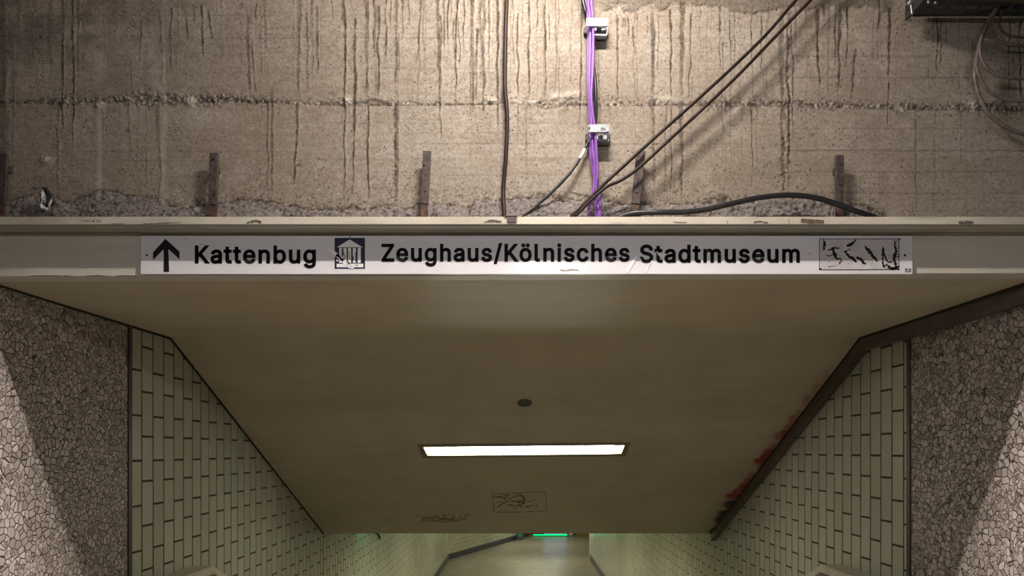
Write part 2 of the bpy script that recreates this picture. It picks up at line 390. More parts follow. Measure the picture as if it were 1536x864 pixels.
        side = np.clip(1.6 - np.abs(X_ - xc - ww * 1.9) / (ww * .8 + .5), 0, 1) * s * .35 * np.clip((Y_ - ya) / 9, 0, 1) * np.clip((yb - Y_) / 30, 0, 1)
        pale[:, lo:hi] = np.maximum(pale[:, lo:hi], side * n1[:, lo:hi])
    # pour joint across the wall
    yj = np.interp(px[0], [-80, 80, 200, 400, 520, 760, 900, 1180, 1300, 1620], [152, 152, 148, 151, 156, 154, 155, 156, 160, 163])
    off = py - yj - (n4 - .5) * 9
    halfw = np.interp(px[0], [-80, 70, 95, 390, 420, 590, 620, 780, 830, 1540], [2, 2, 9, 9, 3, 4, 3.2, 4.5, 6.5, 6.5])
    halfw = halfw * (0.35 + 1.3 * vnoise(px / 34, py * 0, 31))
    band = np.clip(1.25 - np.abs(off + (n1 - .5) * 7) / halfw, 0, 1)
    bi = band * np.clip((n2 - .36) * 5, 0, 1)
    crumb = np.maximum(crumb, bi * np.where(px < 420, 1.0, .85))
    disp += band * (n2 - .55) * .020
    halo = np.clip(1.2 - np.abs(off + 3) / (halfw * 2.4), 0, 1) * np.clip((n2 - .57) * 8, 0, 1); crumb = np.maximum(crumb, halo * .8)
    pale = np.maximum(pale, band * np.clip((.40 - n2) * 7, 0, 1) * .7)
    line = np.clip(1.3 - np.abs(py - yj - 3 - (n3 - .5) * 2), 0, 1)
    crumb = np.maximum(crumb, line * (.35 + .5 * n1)); disp -= line * .003
    for (cx, cy, rx, ry) in ((521, 152, 7, 7), (775, 155, 8, 4), (795, 155, 9, 4), (150, 158, 6, 9), (287, 152, 9, 7), (835, 148, 10, 8), (858, 143, 12, 6), (1000, 150, 10, 6), (1460, 158, 7, 9), (195, 150, 6, 5), (736, 151, 10, 5), (70, 240, 9, 6)):
        g = np.exp(-((px - cx) / rx) ** 2 - ((py - cy) / ry) ** 2)
        pale = np.maximum(pale, g * np.clip((n2 - .3) * 3.4, 0, 1)); disp += g * (n2 + .25) * .014
    g = np.clip(1 - np.abs((px - 562) / 27), 0, 1); a = np.clip(1 - np.abs(py - 155 + 6 * g + (n1 - .5) * 3) / 4.5, 0, 1) * (g > 0)
    crumb = np.maximum(crumb, a * .75 * (.5 + n1)); disp += a * .007
    # vertical formwork joints
    for (vx, w, s, y0) in ((594, 5, .7, 155), (1174, 8, .6, 150), (1182, 4, .8, 20), (979, 4, .3, 0), (1022, 5, .3, 0)):
        b = np.clip(1 - np.abs(px - vx - (n4 - .5) * 5) / w, 0, 1) * (py > y0)
        crumb = np.maximum(crumb, b * np.clip((n2 - .45) * 5, 0, 1) * s); disp += b * (n2 - .45) * .022 * s
    # board lines
    for (y, x0, x1, s) in ((84, 1188, 1350, .4), (84, 1350, 1600, .25), (116, 1188, 1600, .4), (193, 1188, 1600, .25), (226, 1180, 1600, .55), (258, 1190, 1600, .45), (290, 1190, 1600, .4),
                           (57, 400, 1180, .2), (103, 400, 1180, .22), (185, 420, 1180, .16), (216, 620, 1180, .32), (240, 400, 600, .15), (24, 20, 420, .2), (58, 200, 430, .25), (72, 330, 430, .2), (228, 20, 420, .18), (242, 180, 330, .2), (40, 1188, 1340, .25), (62, 1200, 1600, .2), (152, 10, 90, .5), (263, 620, 1180, .15)):
        l = np.clip(1.5 - np.abs(py - y - (n3 - .5) * 3), 0, 1) * (px > x0) * (px < x1)
        crumb = np.maximum(crumb, l * s * (.4 + .9 * n1)); disp -= l * s * .004
    for vx in (1225, 1319, 1450, 1284):
        l = np.clip(1.2 - np.abs(px - vx), 0, 1) * (py > 168); crumb = np.maximum(crumb, l * .22 * (.3 + n1))
    # crust along the top right, stain at the far left, painted light falloff at the upper left
    crust = np.clip((16 + (n4 - .5) * 34 - py) / 4, 0, 1) * np.clip((px - 880) / 30, 0, 1) * np.clip((1345 - px) / 20, 0, 1)
    drip = np.maximum(drip, crust * .55); disp += crust * (.004 + .006 * n1)
    edge = np.clip((16 + (n3 - .5) * 18 - px) / 10, 0, 1); drip = np.maximum(drip, edge * .6)
    moss = np.clip((n4 - .48) * 4, 0, 1) * np.exp(-((px - 10) / 22) ** 2 - ((py - 80) / 50) ** 2); drip = np.maximum(drip, moss * .8)
    falloff_stain = np.clip((n3 * .6 + n4 * .4 - .30) * 3, 0, 1) * np.clip((520 - px) / 400, 0, 1) * np.clip((185 - py) / 120, 0.15, 1)  # light falloff painted over the stained upper left
    drip = np.maximum(drip, falloff_stain * .6)
    # mortar and rubble heaped at the foot of the wall
    yr = np.interp(px[0], [-80, 0, 60, 110, 160, 240, 320, 400, 440, 480, 560, 640, 700, 760, 860, 960, 1000, 1100, 1180, 1290, 1330, 1620],
                   [300, 299, 296, 300, 292, 303, 304, 309, 310, 309, 314, 307, 312, 297, 294, 309, 303, 304, 299, 310, 324, 326])
    n5 = fbm(px / 34, py / 26, 41, 4)
    e = py - yr - (n5 - .5) * 30 - (n2 - .5) * 5
    rub = np.clip(e / 4, 0, 1)
    crack_shade = np.clip(1.2 - np.abs(e + 1) / (1.5 + 5 * n4), 0, 1) * (px < 1330)  # dark upper edge of the rubble: crack shadow painted into the crumb mask
    crumb = np.maximum(crumb, crack_shade * np.clip((n2 - .30) * 5, 0, 1))
    crk2 = np.clip(1.3 - np.abs(n5 - .5) * 42, 0, 1) * rub * np.clip((n1 - .35) * 4, 0, 1); crumb = np.maximum(crumb, crk2 * .85)
    spot = np.clip((n2 - .60) * 9, 0, 1) * np.clip((py - 262) / 45, 0, 1) * np.clip((1340 - px) / 30, 0, 1)
    crumb = np.maximum(crumb, spot * .85)
    disp += rub * (.006 + .035 * np.clip((py - yr) / 28, 0, 1.4) * (.3 + 1.2 * n5) + .006 * (n2 - .5) + .018 * (n1 - .5) - .006 * crk2)
    crk = np.clip(1.6 - np.abs(py - np.interp(px, [855, 868, 884], [288, 292, 294]) - (n1 - .5) * 4), 0, 1) * (px > 855) * (px < 886); crumb = np.maximum(crumb, crk)
    for (cx, cy) in ((52, 283), (192, 196), (497, 140), (553, 268), (447, 248), (1218, 202), (1417, 236), (1483, 239)):
        crumb = np.maximum(crumb, np.exp(-((px - cx) / 5) ** 2 - ((py - cy) / 2.2) ** 2) * .8)
    # lime runs on the left
    for (x, y0, y1, w, s) in ((150, 60, 150, 9, .25), (150, 158, 300, 4, .38), (245, -40, 325, 5, .32), (232, 20, 150, 8, .22), (205, 130, 200, 22, .22), (140, 20, 110, 6, .18), (300, 160, 200, 30, .15), (520, 158, 250, 3, .2)):
        m = np.clip(1.4 - np.abs(px - x - (n3 - .5) * 8) / w, 0, 1) * np.clip((py - y0) / 20, 0, 1) * np.clip((y1 - py) / 30, 0, 1) * s * (.4 + n1)
        pale = np.maximum(pale, m)
    disp += (n3 - .5) * .006 + (n1 - .5) * .0016
    co = np.stack([gx, DW - disp, gz + EZ], -1).reshape(-1, 3).astype(np.float32)
    i = np.arange(nx * nz).reshape(nz, nx)
    q = np.stack([i[:-1, :-1], i[:-1, 1:], i[1:, 1:], i[1:, :-1]], -1).reshape(-1, 4).astype(np.int32)
    me = bpy.data.meshes.new('wall_front')
    me.vertices.add(len(co)); me.vertices.foreach_set('co', co.ravel())
    me.loops.add(q.size); me.loops.foreach_set('vertex_index', q.ravel())
    me.polygons.add(len(q)); me.polygons.foreach_set('loop_start', np.arange(0, q.size, 4, dtype=np.int32))
    me.polygons.foreach_set('use_smooth', np.ones(len(q), bool))
    me.update(calc_edges=True); me.validate()
    a = me.attributes.new('marks', 'FLOAT_COLOR', 'POINT')
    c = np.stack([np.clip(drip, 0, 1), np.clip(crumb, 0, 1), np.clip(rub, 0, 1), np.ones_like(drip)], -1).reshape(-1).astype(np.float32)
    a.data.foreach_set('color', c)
    b = me.attributes.new('pale', 'FLOAT', 'POINT'); b.data.foreach_set('value', np.clip(pale, 0, 1).reshape(-1).astype(np.float32))
    me.materials.append(M['concrete'])
    o = link(bpy.data.objects.new('wall_front', me)); tag(o, kind='structure')
    back = box('backing', (-4.6, DW + .035, EZ + .74), (4.6, DW + .3, EZ + 2.6), M['concrete'], o)
build_upper_wall()

# ------------------------------------------------------------------ setting: beam, ceiling
def beam():
    x0, x1 = -4.6, 4.6
    zl, zr = EZ + .6773, EZ + .7072
    bm = bmesh.new()
    V = [bm.verts.new(p) for p in ((x0, D0, zl), (x1, D0, zr), (x1, D0, EZ + .86), (x0, D0, EZ + .86), (x0, 2.86, zl), (x1, 2.86, zr), (x1, 2.86, EZ + .86), (x0, 2.86, EZ + .86))]
    for f in ((0, 1, 2, 3), (5, 4, 7, 6), (1, 5, 6, 2), (4, 0, 3, 7), (3, 2, 6, 7), (4, 5, 1, 0)): bm.faces.new([V[i] for i in f])
    bmesh.ops.bevel(bm, geom=bm.edges[:], offset=.003, segments=2, affect='EDGES')
    o = bm_obj('trim_1', bm, M['beam']); tag(o, kind='structure')
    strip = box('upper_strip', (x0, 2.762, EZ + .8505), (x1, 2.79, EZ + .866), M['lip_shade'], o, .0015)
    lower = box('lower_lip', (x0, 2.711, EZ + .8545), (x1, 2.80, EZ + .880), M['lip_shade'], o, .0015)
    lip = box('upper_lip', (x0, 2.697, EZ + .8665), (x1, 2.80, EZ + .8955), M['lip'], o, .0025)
    def t3(x, y): return P(x, y, 2.6966)
    bm = bmesh.new()
    for s in ([(370, 335, 2), (378, 332, 4), (386, 331.5, 5), (392, 334, 3)], [(1130, 333.5, 2), (1140, 332.5, 3), (1152, 334, 2)], [(1438, 334, 4), (1448, 334, 5), (1460, 334, 4)],
              [(727, 333, 2), (740, 331.5, 4), (752, 333, 3)], [(215, 335.3, 1), (240, 334.7, 1.4), (272, 333.8, 1)], [(168, 335.5, 1), (186, 335.3, 1)]):
        stroke(bm, jag(s, 4, .5, .35), t3, (0, -1, 0))
    bm_obj('bare_patch', bm, M['chip'], o)
    bm = bmesh.new()
    for s in ([(1201, 331, 5), (1216, 332, 8), (1236, 333, 5)], [(1090, 331, 1), (1092, 336, 1)], [(1183, 329, 1), (1184, 335, 1)], [(1010, 333, 1.2), (1030, 334, 1)]):
        stroke(bm, jag(s, 4, .5, .35), t3, (0, -1, 0))
    bm_obj('stain', bm, M['grime'], o)
    bm = bmesh.new()
    for x in range(121, 152, 3):
        stroke(bm, [(x, 329 + random.random() * 2, 1.0), (x + random.uniform(-2, 2), 332 + random.random() * 2, 1.0)], t3, (0, -1, 0))
    bm_obj('pencil_scrawl', bm, M['chip'], o)
    # cracked paint along the lower edge of the face
    bm = bmesh.new()
    for (a, b) in ((42, 110), (128, 165), (172, 205)):
        stroke(bm, jag([(a, 414.2, .8), ((a + b) / 2, 413.2, 1.1), (b, 414, .7)], 6, .35, .4), lambda x, y: P(x, y, D0 - .0004), (0, -1, 0))
    bm_obj('crack', bm, M['grime'], o)
beam()

LD = [(-.815, 5.728), (.885, 5.694), (.880, 5.905), (-.800, 5.938)]      # corners of the recessed lamp: X, depth
UPN = Vector((0, -SL, 1)).normalized()
def sp(x, D, up=0.0): return Vector((x, D, slope_z(D))) + UPN * up
def ceiling():
    bm = bmesh.new(); lay = bm.verts.layers.float_color.new('spray')
    def quad(a, b, c, d): bm.faces.new([bm.verts.new(p) for p in (a, b, c, d)])
    n = 24
    for i in range(n):
        a, b = -2.3 + 4.6 * i / n, -2.3 + 4.6 * (i + 1) / n
        zz = lambda x: EZ + .6825 + .0195 * (x + 3) / 6 + .0012
        quad((a, 2.80, zz(a)), (b, 2.80, zz(b)), (b, DB, ZB), (a, DB, ZB))
    xr = 1.45
    h = LD
    quad(sp(-2.3, DB), sp(xr, DB), sp(h[1][0], h[1][1]), sp(h[0][0], h[0][1]))
    quad(sp(xr, DB), sp(xr, DE), sp(h[2][0], h[2][1]), sp(h[1][0], h[1][1]))
    quad(sp(xr, DE), sp(-2.3, DE), sp(h[3][0], h[3][1]), sp(h[2][0], h[2][1]))
    quad(sp(-2.3, DE), sp(-2.3, DB), sp(h[0][0], h[0][1]), sp(h[3][0], h[3][1]))
    # right-hand strip, finely divided: it carries the sprayed red and black paint
    BL = [(1072, 800, 9, 9, 1, 1), (1083, 780, 12, 8, 1, 1), (1088, 770, 12, 5, 1, .9), (1100, 757, 16, 8, 1, 1), (1094, 762, 7, 4, 0, .8), (1100, 744, 12, 5, 0, .95), (1108, 738, 10, 6, 0, .8), (1112, 748, 8, 6, 1, .8),
          (1116, 730, 8, 6, 0, .9), (1122, 722, 7, 6, 0, .7), (1130, 715, 9, 7, 0, .5), (1143, 692, 13, 5, 0, .95), (1150, 686, 11, 7, 0, .9), (1155, 680, 12, 8, 0, .8), (1138, 690, 8, 3, 0, .8), (1145, 700, 10, 8, 0, .6),
          (1163, 672, 10, 8, 0, .6), (1178, 649, 9, 5, 0, .8), (1184, 642, 9, 8, 0, .6), (1172, 655, 12, 8, 0, .6), (1190, 630, 8, 8, 0, .6), (1200, 622, 8, 8, 0, .45), (1196, 640, 12, 10, 0, .4), (1212, 603, 9, 12, 0, .4), (1226, 585, 9, 12, 0, .35), (1240, 566, 8, 12, 0, .22)]
    NX, ND = 80, 330
    rows = []
    for j in range(ND + 1):
        D = DB + (DE - DB) * j / ND; row = []
        for i in range(NX + 1):
            x = xr + (2.3 - xr) * i / NX
            v = bm.verts.new(sp(x, D)); px = CX + x * F / D; py = CY - (slope_z(D) - EZ) * F / D
            ar = ab = 0.0
            if px > 1050:
                for (cx, cy, rx, ry, k, s) in BL:
                    d2 = ((px - cx) / rx) ** 2 + ((py - cy) / ry) ** 2
                    if d2 < 6:
                        m = min(1, s * 1.15) * min(1, 3.2 * math.exp(-d2 * 2.0))
                        if k: ab = max(ab, m)
                        else: ar = max(ar, m)
            al = max(ar, ab); al = max(0, min(1, al * random.uniform(.8, 1.1)))
            kk = ab / (ab + ar + 1e-6)
            v[lay] = (.27 * (1 - kk) + .008 * kk, (.004) * (1 - kk) + .006 * kk, .008, al)
            row.append(v)
        rows.append(row)
    for a, b in zip(rows, rows[1:]):
        for i in range(NX): bm.faces.new((a[i], a[i + 1], b[i + 1], b[i]))
    # end face and the level ceiling of the lower passage
    quad((-2.3, DE, ZE), (2.3, DE, ZE), (2.3, DE + .02, ZE), (-2.3, DE + .02, ZE))
    quad((-9, DE + .02, ZE), (9, DE + .02, ZE), (9, 31, ZE), (-9, 31, ZE))
    painted = {v for r in rows for v in r}
    for v in bm.verts:
        if v not in painted: v[lay] = (0, 0, 0, 0)
    for f in bm.faces:
        f.normal_update()
        if f.normal.z > 0: f.normal_flip()
    o = bm_obj('ceiling', bm, M['ceiling'], recalc=False); tag(o, kind='structure')
    s3 = lambda x, y: slope_pt(x, y) - UPN * .0006
    # sprayed and drawn marks
    bm = bmesh.new()
    t = [[(624, 772), (625, 776)], [(628, 771), (629, 775)], [(632, 783), (636, 772), (641, 782), (633, 778), (648, 776)], [(640, 773), (646, 781), (652, 773)], [(650, 781), (656, 772), (662, 781), (668, 773)],
         [(660, 778), (672, 778), (664, 772), (676, 773)], [(676, 781), (684, 781), (677, 776), (684, 775), (678, 771)], [(686, 780), (690, 771), (694, 780), (698, 770), (699, 778)], [(701, 770), (702, 775)], [(704, 769), (705, 774)],
         [(632, 782), (660, 780), (700, 779)], [(630, 777), (655, 777), (680, 778)], [(640, 781), (668, 783), (690, 780)]]
    for p in t: stroke(bm, jag([(x, y, 1.15) for x, y in p], 3, .4, .3), s3, -UPN)
    g = bm_obj('graffiti_scrawl', bm, M['tag_ochre'], o); g['label'] = 'olive marker scrawl low on the sloping ceiling'
    bm = bmesh.new()
    for p in ([(738, 741), (775, 739.5), (806, 737.5), (819, 738.5)], [(739, 740), (741, 768)], [(818.5, 739), (820, 766)], [(741, 768), (780, 768), (820, 766)]):
        stroke(bm, jag([(x, y, .9) for x, y in p], 5, .3, .4), s3, -UPN)
    bm_obj('sticker_edge', bm, M['tag_brown'], o)
    bm = bmesh.new()
    for p in ([(741, 745, 1), (752, 746, 2.2), (760, 749, 1.2)], [(743, 745, 1.2), (765, 743, 1), (756, 748, 1.6)], [(762, 749, 1), (775, 744, 1.4), (783, 743, 2), (788, 750, 2.2), (774, 752, 2.2), (766, 751, 1.2)], [(775, 753, 2), (786, 755, 2.4), (788, 750, 1)],
              [(745, 754, 1.6), (752, 752, 1), (763, 752.5, 1.8)], [(747, 760, 2.2), (752, 756, 1.4), (758, 754, 1)], [(760, 757, 1), (768, 757.5, 2), (770, 760, 1)], [(770, 762, 1), (780, 757, 1.8), (784, 757, 1)], [(774, 756, 1), (784, 761, 1.8)], [(788, 760, 2), (800, 758, .8)], [(803, 758.5, 2), (806, 759, 1.5)], [(790, 753, .7), (805, 749, .7)]):
        stroke(bm, jag(p, 4, .5, .35), s3, -UPN)
    g = bm_obj('graffiti_scrawl', bm, M['tag_brown'], o); g['label'] = 'brown scratched lettering in a square outline on the sloping ceiling'
    bm = bmesh.new()
    for p in ([(600, 733), (606, 739), (614, 748), (634, 746)], [(640, 745), (660, 742), (690, 741)], [(492, 752), (496, 757), (493, 760)], [(700, 745), (706, 741), (718, 743), (719, 751), (706, 753), (700, 747)], [(840, 596), (838, 610)], [(846, 592), (860, 594), (866, 606), (850, 612), (845, 600)], [(880, 594), (900, 592), (918, 600), (930, 610)], [(950, 590), (962, 604), (978, 590), (984, 606)], [(470, 668), (478, 672)]):
        stroke(bm, jag([(x, y, .7) for x, y in p], 4, .5, .4), s3, -UPN)
    bm_obj('pencil_scrawl', bm, M['pencil'], o)
ceiling()

# ------------------------------------------------------------------ setting: walls of the passage
def tile_wall(name, org, u, n, c0, c1, off, zA, zB, zlo, zhi, parent, cuts=(), pitch=(.1246, .256), shift=0):
    """upright tiles in columns along u (unit, horizontal); n points into the room."""
    org, u, n = Vector(org), Vector(u).normalized(), Vector(n)
    bm = bmesh.new(); lay = bm.verts.layers.float_color.new('tint')
    pw, ph = pitch; J, B, H = .0060, .0035, .003
    k0 = math.floor((c0 - off) / pw); k1 = math.ceil((c1 - off) / pw)
    for k in range(k0, k1):
        a, b = max(c0, off + k * pw) + J, min(c1, off + (k + 1) * pw) - J
        if b - a < .01: continue
        zb = zA if (k + shift) % 2 == 0 else zB
        r0 = math.floor((zlo - zb) / ph); r1 = math.ceil((zhi - zb) / ph)
        for r in range(r0, r1):
            z0, z1 = zb + r * ph + J * 1.0, zb + (r + 1) * ph - J * 1.0
            z0, z1 = max(z0, zlo), min(z1, zhi)
            if z1 - z0 < .01: continue
            tint = (random.random(), random.random(), random.random(), 1)
            tl = [random.uniform(-.0006, .0006) for _ in range(2)]
            def vv(s, z, d):
                d2 = d + (tl[0] if s > (a + b) / 2 else -tl[0]) * (d > 0) + (tl[1] if z > (z0 + z1) / 2 else -tl[1]) * (d > 0)
                v = bm.verts.new(org + u * s + Vector((0, 0, z)) + n * d2); v[lay] = tint; return v
            o_ = [vv(a, z0, -H), vv(b, z0, -H), vv(b, z1, -H), vv(a, z1, -H)]
            m_ = [vv(a, z0, -B * .5), vv(b, z0, -B * .5), vv(b, z1, -B * .5), vv(a, z1, -B * .5)]
            i_ = [vv(a + B * .6, z0 + B * .6, 1e-5), vv(b - B * .6, z0 + B * .6, 1e-5), vv(b - B * .6, z1 - B * .6, 1e-5), vv(a + B * .6, z1 - B * .6, 1e-5)]
            fs = [bm.faces.new(i_)]
            for q in range(4):
                w = (q + 1) % 4
                fs += [bm.faces.new((m_[q], m_[w], i_[w], i_[q])), bm.faces.new((o_[q], o_[w], m_[w], m_[q]))]
            for f in fs:
                f.normal_update()
            if fs[0].normal.dot(n) < 0:
                for f in fs: f.normal_flip()
    g = [bm.verts.new(org + u * s + Vector((0, 0, z)) - n * .0025) for s, z in ((c0, zlo), (c1, zlo), (c1, zhi), (c0, zhi))]
    f = bm.faces.new(g); f.material_index = 1; f.normal_update()
    if f.normal.dot(n) < 0: f.normal_flip()
    for co, no in cuts:
        bmesh.ops.bisect_plane(bm, geom=bm.verts[:] + bm.edges[:] + bm.faces[:], plane_co=co, plane_no=no, clear_outer=True)
    return bm_obj(name, bm, [M['tile'], M['grout']], parent, recalc=False)

DT = 3.914                                     # tiles begin
def side_wall(sx, name):
    core = box(name, (min(sx * 2.16, sx * 2.4), 2.80, 0), (max(sx * 2.16, sx * 2.4), 21.6, ZB), M['grout'])
    # trim the solid core under the sloping ceiling
    bm = bmesh.new(); bm.from_mesh(core.data); bm.clear()
    prof = [(2.80, -.0), (21.6, -.0), (21.6, ZE), (DE, ZE), (DB, ZB), (2.80, EZ + .69)]
    prism(bm, [(sx * 2.158, y, z) for y, z in prof], (sx * .25, 0, 0))
    bmesh.ops.recalc_face_normals(bm, faces=bm.faces[:]); bm.to_mesh(core.data); bm.free()
    tag(core, kind='structure')
    stone = box('stone_cladding', (min(sx * HW, sx * 2.157), 2.80, LAND - .2), (max(sx * HW, sx * 2.157), DT - .036, EZ + .70), M['stone'], core)
    strip = box('corner_strip', (min(sx * (HW - .008), sx * 2.157), DT - .036, LAND - .2), (max(sx * (HW - .008), sx * 2.157), DT - .002, EZ + .703), M['brown'], core)
    off, zA, zB = (4.027, EZ + .203, EZ + .341) if sx < 0 else (4.08, EZ + .231, EZ + .103)
    cut = [((0, DB, ZB), (0, -SL, 1)), ((0, 0, ZB), (0, 0, 1))]
    sh = 1                                      # the first column (k = -1) takes zA
    tile_wall('tile_cladding', (sx * HW, 0, 0), (0, 1, 0), (-sx, 0, 0), DT, DE, off, zA, zB, EZ - 2.4, ZB + .05, core, cut, shift=sh)
    tile_wall('passage_tiles', (sx * HW, 0, 0), (0, 1, 0), (-sx, 0, 0), DE, 21.5, off, zA, zB, .17, ZE, core, shift=sh)
    box('plinth', (min(sx * (HW - .012), sx * 2.157), 8.2, 0), (max(sx * (HW - .012), sx * 2.157), 21.5, .17), M['base'], core)
    return core
for sx, nm in ((-1, 'wall_front_left'), (1, 'wall_front_right')):
    fw = box(nm, (min(sx * 2.41, sx * 4.6), 2.80, LAND), (max(sx * 2.41, sx * 4.6), 3.1, EZ + .69), M['stone']); tag(fw, kind='structure')
wl = side_wall(-1, 'wall_left')
wr = side_wall(1, 'wall_right')
# shade of the gap under the ceiling on the left, painted as a black bead
def edge_run(name, w, h, sx, mat, kind=True, parent=None, d0=2.81, d1=DE):
    bm = bmesh.new(); rings = []
    k = math.sqrt(1 + SL * SL)
    for D, z, f in ((d0, EZ + .692, 1), (DB, ZB, 1.0), (d1, slope_z(d1), 1)):
        hh = h if D < DB else h * (k if D > DB else (1 + k) / 2)
        rings.append([bm.verts.new(p) for p in ((sx * (HW + .004), D, z + .002), (sx * (HW - w), D, z + .002), (sx * (HW - w), D, z - hh), (sx * (HW + .004), D, z - hh))])
    for a, b in zip(rings, rings[1:]):
        for i in range(4): bm.faces.new((a[i], a[(i + 1) % 4], b[(i + 1) % 4], b[i]))
    bm.faces.new(rings[0]); bm.faces.new(rings[-1][::-1])
    return bm_obj(name, bm, mat, parent)
edge_run('shade_gap_bead', .008, .012, -1, M['black_gap'], parent=wl)
duct = edge_run('cable_duct', .055, .075, 1, M['duct'])
tag(duct, 'dark brown cable duct along the right edge of the ceiling', 'cable duct')
cap = edge_run('shadow_joint', .060, .010, 1, M['black_gap'], parent=duct)
# the passage turns: slanting wall on the left, side wall on the right
A, Bv = Vector((-2.15, 21.5, 0)), Vector((.33, 27.4, 0))
u = (Bv - A); Lw = u.length; u.normalize(); nrm = Vector((u.y, -u.x, 0))
wd = box('wall_back', (.33, 27.42, 0), (9, 27.6, ZE), M['grout']); tag(wd, kind='structure')
tile_wall('passage_tiles', A, u, nrm, 0, Lw, 0, EZ + .2, EZ + .33, .17, ZE, wd)
bm = bmesh.new(); prism(bm, [A + nrm * .012, Bv + nrm * .012, Bv - nrm * .02, A - nrm * .02], (0, 0, .17)); bm_obj('plinth', bm, M['base'], wd)
wr2 = box('wall_side', (2.15, 21.5, 0), (9, 21.75, ZE), M['beam']); tag(wr2, kind='structure')
# floors and the stair between them
fl = box('floor', (-9, 8.05, -.15), (9, 31, 0), M['floor']); tag(fl, kind='structure')
ul = box('floor_upper', (-4, -6, LAND - .2), (4, 4.69, LAND), M['step']); tag(ul, kind='structure')
def stair():
    bm = bmesh.new(); n = 10; run = (8.2 - 4.69) / n; rise = LAND / n
    prof = [(4.69, LAND - .2), (4.69, LAND)]
    for i in range(n):
        prof += [(4.69 + i * run, LAND - (i + 1) * rise), (4.69 + (i + 1) * run, LAND - (i + 1) * rise)] if i else [(4.69, LAND - rise), (4.69 + run, LAND - rise)]
    prof = [(4.69, LAND - rise)]
    for i in range(1, n):
        prof += [(4.69 + i * run, LAND - i * rise), (4.69 + i * run, LAND - (i + 1) * rise)]
    prof += [(8.2, 0), (8.2, -.15), (7.6, -.15), (4.69, LAND - rise - .2)]
    q = []
    for p in prof:
        if not q or (abs(p[0] - q[-1][0]) + abs(p[1] - q[-1][1])) > 1e-5: q.append(p)
    prism(bm, [(-2.15, y, z) for y, z in q], (4.3, 0, 0))
    o = bm_obj('stair_flight', bm, M['step']); tag(o, kind='structure')
stair()
slab = box('ceiling_station', (-5, -6, EZ + 2.62), (5, 3.3, EZ + 2.8), M['step']); tag(slab, kind='structure')

# ------------------------------------------------------------------ far end of the passage
def far_end():
    d = 27.38
    o = box('door_1', (.38, d, 0), (2.7, d + .05, .06), M['frame']); tag(o, kind='structure')
    X = lambda px: (px - CX) / F * d
    box('sill_light', (X(800), d - .03, .045), (X(851), d + .01, .085), M['green'], o)
    box('glass_pane', (X(816), d, .10), (X(850), d + .02, 2.1), M['bluewhite'], o)
    for a, b, m in ((792, 800, 'duct'), (800, 816, 'dark'), (850, 853, 'dark'), (853, 859, 'reflector'), (859, 864, 'dark'), (864, 886, 'wood')):
        box('door_frame', (X(a), d - .02, .06 if m != 'wood' else .03), (X(b), d + .04, 2.15), M[m], o)
    c = cyl('teal_column', (.01, 26.35, ZE / 2), (0, 0, 1), .11, ZE, M['teal'], segs=32)
    tag(c, 'teal painted round column at the far end of the passage', 'column')
    bx = box('collar', (-.12, 26.22, 0), (.14, 26.48, .12), M['base'], c)
far_end()

